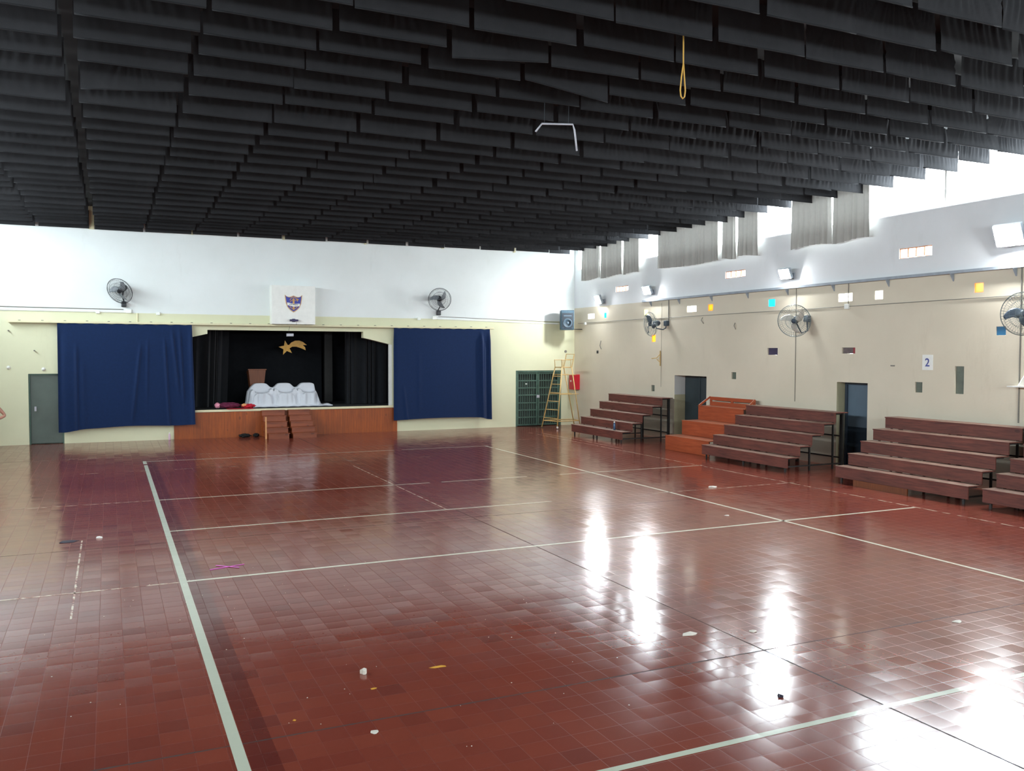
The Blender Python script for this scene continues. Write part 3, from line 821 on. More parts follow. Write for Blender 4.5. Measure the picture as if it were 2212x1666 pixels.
for (x, rx, lab) in ((4.02 - .22, .17, 'larger crumpled black bundle on the floor left of the steps'), (4.03 + .11, .09, 'smaller dark bundle on the floor touching the stage steps')):
    o = MB().grid(36, 18, lambda u, v: blob(u, v, x, 28.0, .055, rx, .09, .056, x * 3, .22)).build('cloth_bundle', 'fur', smooth=True, at=(x, 28, 0)); tag(o, lab, 'bundle')
t = thing('water_bottle', 'pale pink bottle standing on the floor by the left end of stage boarding', 'bottle', (1.62, 28.05, 0))
MB().lathe((1.62, 28.05, 0), [(.03, 0), (.033, .02), (.033, .15), (.02, .19), (.014, .20)]).build('body', 'pink_bottle', t, smooth=True)
MB().lathe((1.62, 28.05, .20), [(.016, 0), (.016, .03)]).build('cap', 'plastic_w', t)

# ------------------------------------------------------------------ fans
def fan(label, c, nrm, mount, arm, mcol, wcol, front, R=.385, spin=.3, group='wall fans', bcol=None):
    c = Vector(c); n = Vector(nrm).normalized(); up = Vector((0, 0, 1)); a = up.cross(n).normalized(); b_ = n.cross(a)
    t = thing('wall_fan', label, 'fan', mount, group)
    P = lambda r, th, h: c + a * r * math.cos(th) + b_ * r * math.sin(th) + n * h
    cg = MB()
    for r, h, th_ in ((R, 0, .008), (R * .93, .06, .003), (R * .7, .085, .003), (R * .45, .10, .003), (.07, .105, .004), (R * .93, -.06, .003), (R * .6, -.085, .003), (.09, -.09, .004)):
        cg.tube([P(r, 2 * PI * k / 40, h) for k in range(40)], th_, 5, closed=True)
    for k in range(44):
        th = 2 * PI * k / 44
        cg.tube([P(.06, th, .105), P(R * .6, th, .095), P(R * .93, th, .06), P(R, th, 0)], .0022, 3)
        cg.tube([P(.08, th + .05, -.09), P(R * .6, th, -.085), P(R * .93, th, -.06), P(R, th, 0)], .0022, 3)
    cg.build('cage', wcol, t)
    for k in range(3):
        th0 = spin + 2 * PI * k / 3
        def bl_(u, v):
            r = .05 + (R * .86 - .05) * u; w2 = (.05 + .16 * math.sin(PI * min(1, u * .85 + .1)) * (1 - .35 * u))
            th = th0 + .75 * u + (v - .5) * w2 / max(r, .09) * .9
            return P(r, th, .01 + (v - .5) * .07)
        MB().grid(12, 5, bl_).build('blade', bcol or mcol, t, smooth=True, solid=.004)
    MB().lathe(c, [(.03, .06), (.06, .05), (.065, -.02), (.02, -.03)], n).build('hub', mcol, t, smooth=True)
    MB().lathe(c - n * .09, [(.04, 0), (.085, -.02), (.085, -.18), (.05, -.23)], n).build('motor', mcol, t, smooth=True)
    MB().tube([c - n * .16 + Vector((0, 0, -.02))] + [Vector(p) for p in arm] + [Vector(mount)], .018, 8).build('arm', mcol, t, smooth=True)
    m = Vector(mount); ax = Vector((0, -1, 0)) if front == 'y' else Vector((-1, 0, 0))
    bx = MB()
    if front == 'y': bx.box(m.x - .07, m.x + .07, m.y - .08, YB, m.z - .09, m.z + .07)
    else: bx.box(m.x - .06, XR, m.y - .07, m.y + .07, m.z - .08, m.z + .08)
    bx.build('mount_box', mcol, t, bevel=.02)
    return t


fan('black wall fan above the left navy curtain, head turned down to the left', (.31, 27.86, 4.42), (-.52, -.72, -.46), (.42, YB - .06, 4.06), [(.40, 28.02, 4.36), (.38, 28.06, 4.25), (.42, 28.12, 4.16)], 'black_metal', 'dark_wire', 'y', bcol='grey_blade')
fan('black wall fan between the backboard and the speaker, facing the hall', (10.16, 27.80, 4.44), (-.22, -.95, -.24), (10.24, YB - .06, 4.01), [(10.22, 28.0, 4.34), (10.27, 28.06, 4.22), (10.22, 28.12, 4.10)], 'black_metal', 'dark_wire', 'y', bcol='grey_blade')
fan('grey wall fan farthest along the side wall, seen edge-on above first bleacher', (15.02, 22.42, 3.53), (-.93, .10, -.12), (15.50, 22.28, 3.56), [(15.22, 22.38, 3.40), (15.40, 22.30, 3.37), (15.49, 22.28, 3.42)], 'slate', 'grey_wire', 'x', R=.37, spin=1.3)
fan('grey wall fan in the middle of the side wall, left of second doorway', (15.05, 16.30, 3.44), (-.72, -.50, -.15), (15.50, 16.35, 3.50), [(15.24, 16.42, 3.38), (15.34, 16.36, 3.15), (15.48, 16.30, 3.2)], 'slate', 'grey_wire', 'x', R=.39, spin=.2, bcol='pale_blade')
fan('grey wall fan at the right edge of the photo with curved blades showing', (15.10, 10.52, 3.385), (-.50, -.84, -.06), (15.50, 10.62, 3.40), [(15.28, 10.70, 3.30), (15.40, 10.66, 3.2)], 'slate', 'grey_wire', 'x', R=.39, spin=.55)

# ------------------------------------------------------------------ loudspeaker in the corner
t = thing('loudspeaker', 'blue-grey loudspeaker hung high in the corner of the hall', 'speaker', (14.90, 27.5, 3.50))
ang = math.radians(20); ca, sa = math.cos(ang), math.sin(ang)
def sp(x, y, z): return (14.86 + x * ca + y * sa, 27.42 - x * sa + y * ca, 3.47 + z)
def spbox(mb, x0, x1, y0, y1, z0, z1):
    v = [sp(x, y, z) for x in (x0, x1) for y in (y0, y1) for z in (z0, z1)]
    return mb.add(v, [(0, 1, 3, 2), (4, 6, 7, 5), (0, 4, 5, 1), (2, 3, 7, 6), (0, 2, 6, 4), (1, 5, 7, 3)])
spbox(MB(), -.235, .235, 0, .36, 0, .70).build('cabinet', 'speaker', t, bevel=.015)
nd = Vector((-sa, -ca, 0))
spbox(MB(), -.205, .205, -.012, 0, .03, .60).build('front_baffle', 'speaker_d', t, bevel=.004)
MB().lathe(sp(0, -.012, .24), [(.165, 0), (.165, .012), (.145, .014), (.12, .0), (.05, -.002), (.045, .012), (.01, .014)], nd, 28).build('woofer', 'sp_grey', t, smooth=True)
spbox(MB(), -.14, .14, -.022, -.012, .475, .515).build('horn', 'sp_grey', t, bevel=.005)
MB().bar(sp(-.20, .38, .03), (15.2, YB - .02, 3.5), .025).bar(sp(.24, .2, .03), (XR - .02, 27.6, 3.5), .025).build('bracket', 'black_metal', t)
for sx in (-.17, .17): spbox(MB(), sx - .02, sx + .02, -.02, -.012, .05, .08).build('screw', 'sp_grey', t)

# ------------------------------------------------------------------ flood lamps
def flood(label, y, z, x=XR - .26, s=.16):
    t = thing('flood_lamp', label, 'lamp', (XR, y, z), 'flood lamps on the side wall')
    n = Vector((-.88, -.12, -.42)).normalized() if y < 25 else Vector((-.93, .10, -.35)).normalized()
    up = Vector((0, 0, 1)); a = up.cross(n).normalized(); b_ = n.cross(a); c = Vector((x, y, z))
    def bx(mb, w_, h, d0, d1):
        v = [c + a * i * w_ + b_ * j * h + n * k for i in (-1, 1) for j in (-1, 1) for k in (d0, d1)]
        return mb.add(v, [(0, 1, 3, 2), (4, 6, 7, 5), (0, 4, 5, 1), (2, 3, 7, 6), (0, 2, 6, 4), (1, 5, 7, 3)])
    bx(MB(), s * 1.1, s * .9, -.10, -.012).build('housing', 'tray', t, bevel=.01)
    bx(MB(), s, s * .8, -.01, .0).build('lamp_glass', 'lampg', t)
    MB().bar(c - n * .08, (XR, y, z - .05), .03).build('bracket', 'tray', t)
    MB().box(XR - .02, XR, y - .08, y + .08, z - .12, z + .04).build('mount_plate', 'tray', t)
flood('lit flood lamp on the side wall nearest the speaker corner', 26.1, 4.47, s=.17)
flood('lit flood lamp above the farthest side-wall fan, by the channel end', 23.1, 4.60, s=.15)
flood('lit flood lamp on the side wall above the middle fan', 16.95, 4.62, s=.15)
flood('lit flood lamp at the right edge of the photo, above the nearest fan', 11.0, 4.86, s=.24)

# ------------------------------------------------------------------ channel with brackets, pipes, cables
t = thing('cable_channel', 'long grey-blue channel on brackets along the side wall above the fans', 'channel', (XR, 16, 4.27))
MB().box(XR - .09, XR - .002, 5.0, 23.6, 4.27, 4.33).build('channel', 'tray', t, bevel=.004)
for y in (23.17, 21.67, 20.12, 18.58, 17.07, 15.53, 13.94, 12.33, 10.98, 9.4, 7.9, 6.4):
    MB().prism([(XR - .002, y, 4.27), (XR - .10, y, 4.27), (XR - .002, y, 4.12)], (0, .03, 0)).build('bracket', 'tray', t)
def pipe(label, pts, r=.01, m='cable', name='wall_cable'):
    o = MB().tube(pts, r, 6).build(name, m, at=pts[0]); return tag(o, label, 'cable')
cx = XR - .012
pipe('horizontal cable along the side wall at fan height', [(cx, 27.9, 3.72), (cx, 23.6, 3.74), (cx, 22.3, 3.73), (cx, 16, 3.74), (cx, 9.4, 3.76)], .008)
pipe('vertical cable from channel down to the farthest side-wall fan', [(cx, 22.24, 4.27), (cx, 22.24, 3.64)], .014)
pipe('vertical cable running past the middle side-wall fan', [(cx, 16.79, 4.27), (cx, 16.79, 1.45)], .007)
pipe('short vertical cable above the second doorway', [(cx, 15.10, 4.27), (cx, 15.10, 3.80)], .010)
pipe('vertical cable behind the nearest side-wall fan', [(cx, 10.88, 4.27), (cx, 10.88, 1.35)], .012)
pipe('thin vertical cable left of the first doorway', [(cx, 22.62, 4.2), (cx, 22.62, 1.6)], .004)
yw = YB - .014
pipe('white conduit along the left of the stage wall', [(-4.9, yw, 3.84), (.55, yw, 3.82)], .026, 'plastic_w')
pipe('white conduit from the right stage fan to the speaker', [(10.15, yw, 3.80), (14.9, yw, 3.70)], .026, 'plastic_w')
pipe('dark cable above the left conduit on the stage wall', [(-4.9, yw, 3.93), (.4, yw, 3.90)], .012, 'cable')
pipe('dark cable above the right conduit on the stage wall', [(10.25, yw, 3.88), (15.1, yw, 3.76)], .010, 'cable')
pipe('cream conduit stub from junction box down to curtain rail', [(.78, yw, 3.79), (.78, yw, 3.54)], .02, 'cream')
def jbox(label, x, y, z, wall='y', s=.055):
    if wall == 'y': o = MB().box(x - s, x + s, YB - .06, YB, z - s * .8, z + s * .8)
    else: o = MB().box(XR - .06, XR, y - s, y + s, z - s, z + s)
    o = o.build('junction_box', 'plastic_w', at=(x, y, z), bevel=.008); tag(o, label, 'junction box', 'junction boxes')
jbox('white junction box directly below the left stage fan', .55, YB, 3.85, s=.07)
jbox('white junction box left of the one below the left stage fan', -.28, YB, 3.81)
jbox('white junction box right of the left stage fan, on the paint line', 1.35, YB, 3.80)
jbox('white junction box right of the backboard, on the paint line', 9.55, YB, 3.79)
jbox('white junction box directly below the right stage fan', 10.10, YB, 3.83, s=.07)
jbox('small white box on the side wall right of the speaker', XR, 27.35, 3.70, 'x', .045)
jbox('small white box below the wide glass block over second doorway', XR, 15.12, 3.74, 'x', .06)

# wall sockets, hooks and small fittings
def peg(label, x, z):
    o = MB().tube([(x, YB, z), (x + .0, YB - .12, z - .0)], .018, 8).build('wall_peg', 'cable', at=(x, YB, z)); tag(o, label, 'peg', 'pegs left of the curtain')
peg('small grey wall peg, upper one left of the navy curtain', -2.55, 3.24); peg('small grey wall peg, lower one left of the navy curtain', -1.92, 2.68)
def cap(label, x, z):
    o = MB().lathe((x, YB, z), [(.055, 0), (.05, .02), (.02, .05), (.01, .06)], (0, -1, 0)).build('socket_cover', 'plastic_w', at=(x, YB, z), smooth=True); tag(o, label, 'cap', 'round white caps')
cap('round white cap on the wall near the left edge of photo', -2.57, 2.20); cap('round white cap on the wall just above the left steel door', -1.70, 2.15)
o = MB().lathe((15.2, YB, 2.70), [(.05, 0), (.045, .03)], (0, -1, 0)).build('socket_cover', 'cable', at=(15.2, YB, 2.7)); tag(o, 'dark round cap in the corner below the speaker', 'cap')
o = MB().tube([(XR - .02, 26.26, 3.07), (XR - .05, 26.28, 2.9), (XR - .02, 26.24, 2.78)], .012, 6).build('wall_hook', 'cable', at=(XR, 26.26, 2.9)); tag(o, 'rusty hook on the side wall right of the umpire chair', 'hook')
o = MB().box(XR - .03, XR, 26.46, 26.54, 2.63, 2.73).build('wall_switch', 'ink', at=(XR, 26.5, 2.65)); tag(o, 'tiny dark switch below the rusty hook', 'switch')
o = MB().tube([(XR - .02, 20.54, 3.68), (XR - .06, 20.56, 3.6), (XR - .02, 20.5, 3.5)], .010, 6).build('wall_hook', 'cable', at=(XR, 20.5, 3.6)); tag(o, 'small dark hook below the upright orange glass block', 'hook')
o = MB().tube([(XR - .02, 19.11, 3.48), (XR - .06, 19.1, 3.4), (XR - .02, 19.08, 3.3)], .010, 6).build('wall_hook', 'cable', at=(XR, 19.1, 3.4)); tag(o, 'small dark hook high above the broken grey niche', 'hook')
o = MB().box(XR - .02, XR, 13.76, 13.86, 2.375, 2.40).build('wall_hook', 'cable', at=(XR, 13.8, 2.39)); tag(o, 'short dark fitting left of the number sheet', 'hook')
t = thing('net_hook', 'brass-coloured net bracket on the side wall above the farthest bleacher', 'bracket', (XR, 22.66, 2.48))
MB().tube([(XR - .02, 22.66, 2.72), (XR - .02, 22.66, 2.25)], .02, 8).build('bar', 'yellow_steel', t)
MB().tube([(XR - .02, 22.66, 2.62), (XR - .12, 22.7, 2.5), (XR - .30, 22.72, 2.48)], .014, 6).tube([(XR - .02, 22.66, 2.36), (XR - .12, 22.7, 2.46)], .012, 6).build('hook', 'yellow_steel', t)
t = thing('wall_shelf', 'small white shelf bracket below the fan at the right edge', 'shelf', (XR, 10.7, 2.04))
MB().box(XR - .25, XR, 10.45, 10.96, 2.03, 2.05).build('board', 'white', t)
MB().prism([(XR - .001, 10.78, 2.05), (XR - .18, 10.78, 2.05), (XR - .001, 10.78, 2.25)], (0, .02, 0)).build('bracket', 'white', t)
# number sheet
t = thing('number_sheet', 'white paper sheet with a blue number 2 on the side wall', 'sign', (XR, 12.92, 2.32))
MB().box(XR - .004, XR, 12.79, 13.05, 2.31, 2.63).build('paper', 'white', t)
text_mesh('numeral', '2', .24, (XR - .006, 12.925, 2.46), (PI / 2, 0, -PI / 2), 'blue_ink', t, ext=.001)
# red cabinet
t = thing('hose_cabinet', 'red cabinet low in the corner behind the umpire chair', 'cabinet', (XR - .12, 27.9, 1.31))
MB().box(XR - .25, XR, 27.78, 28.12, 1.31, 1.86).build('body', 'red_paint', t, bevel=.006)
MB().box(XR - .262, XR - .25, 27.80, 28.10, 1.33, 1.84).build('door', 'red_paint', t, bevel=.003)
MB().lathe((XR - .262, 27.98, 1.62), [(.04, 0), (.04, .006)], (-1, 0, 0)).build('round_label', 'plastic_w', t)

# ------------------------------------------------------------------ umpire chair
t = thing('umpire_chair', 'tall yellow steel umpire chair with ladder in front of the green gate', 'umpire chair', (14.5, 27.1, 0))
r = .019
A0, B0 = Vector((13.86, 27.45, .02)), Vector((14.10, 26.74, .02)); A1, B1 = Vector((14.30, 27.30, 2.14)), Vector((14.36, 26.90, 2.14))
for p, q in ((A0, A1), (B0, B1)): MB().tube([p, q], r * 1.1, 8).build('ladder_rail', 'yellow_steel', t, smooth=True)
for k in (.16, .30, .44, .58, .72, .85):
    MB().tube([A0.lerp(A1, k), B0.lerp(B1, k)], r * .8, 6).build('rung', 'yellow_steel', t)
C1, D1 = Vector((14.66, 27.32, 2.14)), Vector((14.76, 26.92, 2.14)); C0, D0 = Vector((15.20, 27.50, .02)), Vector((15.05, 26.80, .02))
for p, q in ((C0, C1), (D0, D1)): MB().tube([p, q], r, 8).build('rear_leg', 'yellow_steel', t, smooth=True)
MB().tube([A1, C1, D1, B1], r, 6, closed=True).build('seat_frame', 'yellow_steel', t)
MB().box(14.36, 14.70, 26.94, 27.28, 2.135, 2.155).build('seat', 'yellow_steel', t)
for p, q, nm in ((A1, C1, 1), (B1, D1, 1)):
    MB().tube([p, p + Vector((-.02, 0, .26)), p.lerp(q, .9) + Vector((0, 0, .26)), p.lerp(q, .9)], r * .8, 6).build('armrest', 'yellow_steel', t)
bk = MB(); e = Vector((.10, 0, .46)); bk.tube([C1, C1 + e, D1 + e, D1], r * .9, 6); bk.tube([C1 + e * .6, D1 + e * .6], r * .7, 6); bk.build('backrest', 'yellow_steel', t)
for f, zz in ((.90, 1.86), (.55, 1.18)):
    a_, b_, c_, d_ = [p.lerp(q, zz / 2.12) for p, q in ((A0, A1), (B0, B1), (C0, C1), (D0, D1))]
    for e0, e1 in ((a_, c_), (b_, d_)): MB().tube([e0, e1 + Vector((.12, 0, 0))], r * .8, 6).build('side_brace', 'yellow_steel', t)
bs = MB(); q = [p.lerp(k, .115) for p, k in ((A0, A1), (C0, C1), (D0, D1), (B0, B1))]; bs.tube(q, r, 6, closed=True); bs.build('base_frame', 'yellow_steel', t)
for p in (B0, D0): MB().lathe(p + Vector((0, -.03, .035)), [(.035, 0), (.035, .03)], (0, 1, 0), 14).build('wheel', 'plastic_w', t)

# ------------------------------------------------------------------ bleachers
X1, RUN, Z1, RISE = 13.6, .348, .337, .2425
def bleacher(label, y0, y1):
    t = thing('bleacher', label, 'bleacher', (14.4, (y0 + y1) / 2, 0), 'stepped wooden bleachers')
    yc = (y0 + y1) / 2
    for k in range(5):
        x = X1 + RUN * k; z = Z1 + RISE * k
        MB().box(x - .01, x + .015, y0, y1, z - .235, z - .022).build('riser_board', 'bl_wood', t, bevel=.003)
        MB().box(x - .02, x + RUN + (.03 if k == 4 else -.012), y0 - .01, y1 + .01, z - .022, z).build('seat_board', 'bl_wood', t, bevel=.003)
    for y in (y0 + .12, yc, y1 - .12):
        fr = MB(); xb = X1 + RUN * 5 - .06
        for k in range(5):
            x = X1 + RUN * k + .03; z = Z1 + RISE * k
            fr.box(x, x + .03, y - .02, y + .02, .0 if k in (0, 2, 4) else z - .26, z - .03)
            fr.box(x, x + RUN - .02, y - .02, y + .02, z - .06, z - .024)
        fr.box(xb, xb + .05, y - .04, y + .04, 0, Z1 + RISE * 4 - .024)
        fr.bar((X1 + .06, y, .12), (xb, y, .12), .03)
        fr.build('support_frame', 'bl_frame', t)
    MB().bar((X1 + RUN * 5 - .04, y0 + .1, .75), (X1 + RUN * 5 - .04, y1 - .1, .75), .03).bar((X1 + RUN * 5 - .04, y0 + .1, .25), (X1 + RUN * 5 - .04, y1 - .1, .25), .03).build('rear_brace', 'bl_frame', t)
    return t
b0 = bleacher('five-row wooden bleacher nearest the stage, bottle standing on its lowest seat', 21.72, 24.78)
for (y0, lab) in ((14.87, 'five-row wooden bleacher beside the orange step block, left of second doorway'), (10.40, 'five-row wooden bleacher below the number sheet, right of second doorway'), (7.06, 'five-row wooden bleacher cut off by the right edge of the photo')):
    c = copy_tree(b0, (14.4, y0 + 1.53, 0)); c['label'] = lab
# pale board under the third bleacher
o = MB().box(13.50, 13.53, 11.6, 12.9, 0, .12).build('kick_board', 'lect', at=(13.5, 12.2, 0)); tag(o, 'low pale board on the floor under the bleacher below the number sheet', 'board')
t = thing('steel_bottle', 'blue-grey bottle on the lowest seat of the bleacher nearest the stage', 'bottle', (13.78, 22.45, Z1))
MB().lathe((13.78, 22.45, Z1), [(.035, 0), (.037, .02), (.037, .17), (.025, .21)]).build('body', 'bottle', t, smooth=True)
MB().lathe((13.78, 22.45, Z1 + .21), [(.022, 0), (.024, .01), (.022, .045)]).build('cap', 'plastic_w', t)

# orange step block with slotted back rail
t = thing('orange_step_block', 'orange varnished three-step seating block with slotted back rail', 'step block', (14.7, 19.0, 0))
for k in range(3):
    x = 13.9 + .55 * k; z = .395 * (k + 1); y0, y1 = 18.06, 19.97
    MB().box(x, x + .02, y0, y1, z - .395 + .001, z - .02).build('riser_board', 'or_wood', t, bevel=.002)
    MB().box(x - .01, x + (.55 if k < 2 else .42), y0, y1 + .01, z - .02, z).build('seat_board', 'or_wood', t, bevel=.003)
    MB().box(x + .02, 15.40, y1 - .02, y1, z - .395, z - .02).build('side_board', 'or_wood', t)
rl = MB(); rl.box(15.38, 15.41, 18.06, 19.95, 1.335, 1.43); rl.box(15.38, 15.41, 18.06, 19.95, 1.185, 1.295)
for y in (18.06, 18.95, 19.87): rl.box(15.38, 15.41, y, y + .09, 1.295, 1.335)
rl.build('back_rail', 'or_wood', t, bevel=.003)
MB().bar((15.02, 19.96, 1.185), (15.40, 19.96, 1.42), .03, .05).build('rail_brace', 'or_wood', t)
MB().bar((15.10, 18.08, 1.185), (15.40, 18.08, 1.42), .03, .05).build('rail_brace', 'or_wood', t)

# ------------------------------------------------------------------ clerestory curtains
cs = [((23.72, 24.66), 'right-hand grey curtain of the farthest window group'), ((24.76, 26.10), 'middle grey curtain of the farthest window group'), ((26.22, 27.42), 'left grey curtain of the farthest window group, next to the corner'),
      ((19.74, 22.67), 'widest grey window curtain, left part of the second group'), ((19.02, 19.57), 'narrow grey curtain, middle strip of the second window group'), ((18.12, 18.89), 'right-hand grey curtain of the second window group'),
      ((15.57, 16.86), 'left grey curtain of the nearest window group'), ((14.42, 15.48), 'right-hand grey curtain of the nearest window group')]
for i, ((y0, y1), lb) in enumerate(cs):
    wv = y1 - y0
    curtain('window_curtain', 'grey_curt', y0, y1, XR - .13, 5.24, 6.68, max(3, wv * 5.5), .028, 20 + i, lb, 'grey window curtains', nx=int(60 + wv * 60), nz=10, axis='y', skew=(-.03, .03),
            hem=lambda u, i=i: .03 * math.sin(4 * u + i), loose=1)
t = thing('curtain_pole', 'thin pole carrying the grey window curtains, just below the baffles', 'curtain pole', (XR - .13, 21, 6.7))
MB().tube([(XR - .13, 14.2, 6.69), (XR - .13, 27.8, 6.69)], .012, 6).build('pole', 'tray', t)
for y in (14.3, 17.5, 23.2, 27.6): MB().bar((XR - .13, y, 6.69), (XR, y, 6.69), .02).build('bracket', 'tray', t)

# ------------------------------------------------------------------ ceiling baffles
WB, HB = 1.285, .52
def baffle_mesh(i, pleat, sag=(0, 0), fan_folds=False):
    rnd = random.Random(100 + i); ph = [rnd.uniform(0, 6.28) for _ in range(6)]
    nx, nz = (56, 10) if pleat else (26, 6)
    def fn(u, v):                       # v 0 bottom .. 1 top, local; bottom centre is the origin
        x = (u - .5) * WB; z = HB * v
        s_ = sag[0] * (1 - u) + sag[1] * u
        z += s_ * (1 - v) ** 1
        y = .006 * math.sin(5 * u + ph[0]) + .004 * math.sin(11 * u + ph[1] + 2 * v)
        y += .05 * (v - .0) * (.35 if not sag[0] and not sag[1] else .1)
        if pleat:
            a = pleat * .75 * (.25 + .9 * v) * ss(.06, .3, v)
            if fan_folds: uu = .5 + (u - .5) / max(.35, (1.0 - .65 * v))
            else: uu = u + .03 * math.sin(4 * v + ph[2])
            y += a * (math.sin(uu * 62 + ph[3] + 1.5 * math.sin(uu * 9 + ph[4])) + .6 * math.sin(uu * 37 + ph[5]))
        if v < .02: y -= .0
        return (x, y, z)
    mb = MB(); mb.grid(nx, nz, fn)
    # hem pocket with its rod
    mb.tube([((u - .5) * WB * .995, .006 * math.sin(5 * u + ph[0]), (sag[0] * (1 - u) + sag[1] * u)) for u in [k / 8 for k in range(9)]], .009, 6)
    me = D.meshes.new('ceiling_baffle'); me.from_pydata(mb.v, [], mb.f); me.materials.append(M['baffle'])
    for p in me.polygons: p.use_smooth = True
    me.update(); return me
FLAT = [baffle_mesh(i, .004 + .002 * i) for i in range(4)]
SOFT = [baffle_mesh(10 + i, .010, fan_folds=(i == 0)) for i in range(3)]
PLEAT = [baffle_mesh(20 + i, .018, fan_folds=(i == 3)) for i in range(4)]
SAGL = baffle_mesh(40, .014, (-.10, .02), True); SAGR = baffle_mesh(41, .014, (.02, -.13), True); SAGB = baffle_mesh(42, .012, (-.04, -.02), True)
ORD = ['zeroth', 'first', 'second', 'third', 'fourth', 'fifth', 'sixth', 'seventh', 'eighth', 'ninth', 'tenth', 'eleventh', 'twelfth', 'thirteenth', 'fourteenth', 'fifteenth', 'sixteenth', 'seventeenth', 'eighteenth', 'nineteenth', 'twentieth', 'twenty-first', 'twenty-second', 'twenty-third', 'twenty-fourth', 'twenty-fifth', 'twenty-sixth', 'twenty-seventh', 'twenty-eighth']
X0 = -.345
cseam = [X0 + 1.345 * k for k in range(13)]
rb = random.Random(11); first = None; nb = 0
special = {(19, 0): SAGL, (19, 1): SAGB, (22, 4): SAGR, (23, 3): SAGL, (21, 5): SAGB, (18, 6): SAGB}
for k in range(28):
    Y = 28.05 - .7925 * k
    for c in range(-3, 12):
        xa = X0 + 1.345 * c + (0 if c >= 0 else -.10); xc = xa + .6725
        # only the rows and columns the photograph takes in
        lo = -4.2 + (28.05 - Y) * .1 if Y > 10.3 else -4.2 + 1.78 + (10.3 - Y) * 1.5
        hi = 15.35 if Y > 9.4 else 15.35 - (9.4 - Y) * 1.48
        if xc + .66 < lo or xc - .66 > hi: continue
        dz = -.11 * ss(12.8, 14.2, Y) * (1 - max(0, xc) / 16) * (1 - .4 * ss(24, 28, Y))
        z = 6.27 + dz + rb.uniform(-.014, .014) + .02 * math.sin(Y * 1.25)
        right = ss(4, 13, xc) * .75 + .12 + (.12 if c < 1 else 0)
        q = rb.random()
        me = special.get((k, c)) or (rb.choice(PLEAT) if q < right * .75 else rb.choice(SOFT) if q < right + .15 else rb.choice(FLAT))
        o = D.objects.new('ceiling_baffle', me) if first is None else first.copy()
        if first is None: first = o
        o.data = me; COL.objects.link(o); nb += 1
        o.location = (xc + rb.uniform(-.03, .03), Y + rb.uniform(-.02, .02), z)
        o.rotation_euler = (rb.uniform(-.02, .02), rb.uniform(-.006, .006) + (.0), rb.uniform(-.012, .012))
        if c >= 11: o.scale = (.62 + .3 * rb.random(), 1, 1); o.location.x = xa + .6525 * o.scale.x
        side = 'right' if c >= 0 else 'left'; nn = c + 1 if c >= 0 else -c
        st_ = 'sagging' if me in (SAGL, SAGR, SAGB) else 'pleated' if me in PLEAT else 'charcoal'
        tag(o, '%s cloth baffle, %s %s of the ceiling seam, %s row out from stage wall' % (st_, ORD[nn], side, ORD[k + 1]), 'ceiling baffle', 'cloth baffles hanging from the ceiling')
# roof beams above the seams, whose ends show over the stage wall
for i, xb in enumerate((-.41, 2.34, 5.06, 7.70, 10.4, 13.1)):
    o = MB().box(xb - (.09 if i == 0 else .035), xb + (.09 if i == 0 else .035), YN, YB, 6.86, ZT, 1).box(xb - (.07 if i == 0 else .03), xb + (.07 if i == 0 else .03), YB - .08, YB, 6.20, 6.86).build('trim_%d' % (i + 3), ['cream', 'roof']); struct(o)
# loose things up there
o = MB().tube([(6.08, 8.45, 6.75), (6.085, 8.45, 6.0), (6.06, 8.45, 5.85), (6.045, 8.45, 5.70), (6.055, 8.45, 5.63), (6.08, 8.45, 5.605), (6.105, 8.45, 5.63), (6.115, 8.45, 5.70), (6.10, 8.45, 5.86), (6.088, 8.45, 6.0)], .008, 6).build('rope_loop', 'rope', at=(6.08, 8.45, 6.2), smooth=True)
tag(o, 'yellow rope loop dangling between the ceiling baffles', 'rope')
t = thing('bent_rod', 'bent pale rod hanging loose under the ceiling baffles', 'rod', (6, 11.44, 5.9))
MB().tube([(5.66, 11.44, 5.86), (5.76, 11.44, 5.985), (6.27, 11.44, 6.03), (6.30, 11.44, 5.95), (6.34, 11.44, 5.65)], .014, 8).build('rod', 'rod', t, smooth=True)
MB().tube([(5.80, 11.44, 5.99), (5.80, 11.43, 6.35)], .004, 5).tube([(6.20, 11.44, 6.02), (6.20, 11.43, 6.35)], .004, 5).build('cord', 'dark_wire', t)

# ------------------------------------------------------------------ litter on the floor
def scrap(label, x, y, s, m, cat='scrap', seed=1, h=.02, name='paper_scrap', el=1.0):
    rnd = random.Random(seed); n = 9; pts = []
    vs = [(x, y, h)] + [(x + s * el * math.cos(2 * PI * k / n) * rnd.uniform(.5, 1.1), y + s * math.sin(2 * PI * k / n) * rnd.uniform(.5, 1.1), rnd.uniform(.002, h)) for k in range(n)]
    vs += [(x, y, .0015)] + [(v[0], v[1], .0015) for v in vs[1:]]
    f = [(0, 1 + k, 1 + (k + 1) % n) for k in range(n)] + [(n + 1, n + 2 + (k + 1) % n, n + 2 + k) for k in range(n)] + [(1 + k, n + 2 + k, n + 2 + (k + 1) % n, 1 + (k + 1) % n) for k in range(n)]
    o = MB().add(vs, f).build(name, m, at=(x, y, 0)); tag(o, label, cat)
scrap('torn pale paper scrap in the bright floor reflection', 4.94, 6.68, .055, 'paper', seed=2, el=1.6)
scrap('small crumpled white paper on the near floor, left of ochre marks', 1.88, 6.97, .035, 'paper', seed=3, h=.05)
scrap('dark leaf-like scrap in the near floor reflection', 4.68, 5.16, .03, 'dark_scrap', seed=4)
scrap('flat grey paint patch nearest the camera', 1.65, 5.85, .035, 'paper', seed=5, h=.004)
scrap('crumpled white paper far on the floor before the orange steps', 10.81, 13.9, .07, 'paper', seed=6, h=.03, el=1.5)
scrap('pale scrap where the right sideline meets the middle line', 9.14, 11.38, .05, 'paper', seed=7, h=.01, el=1.3)
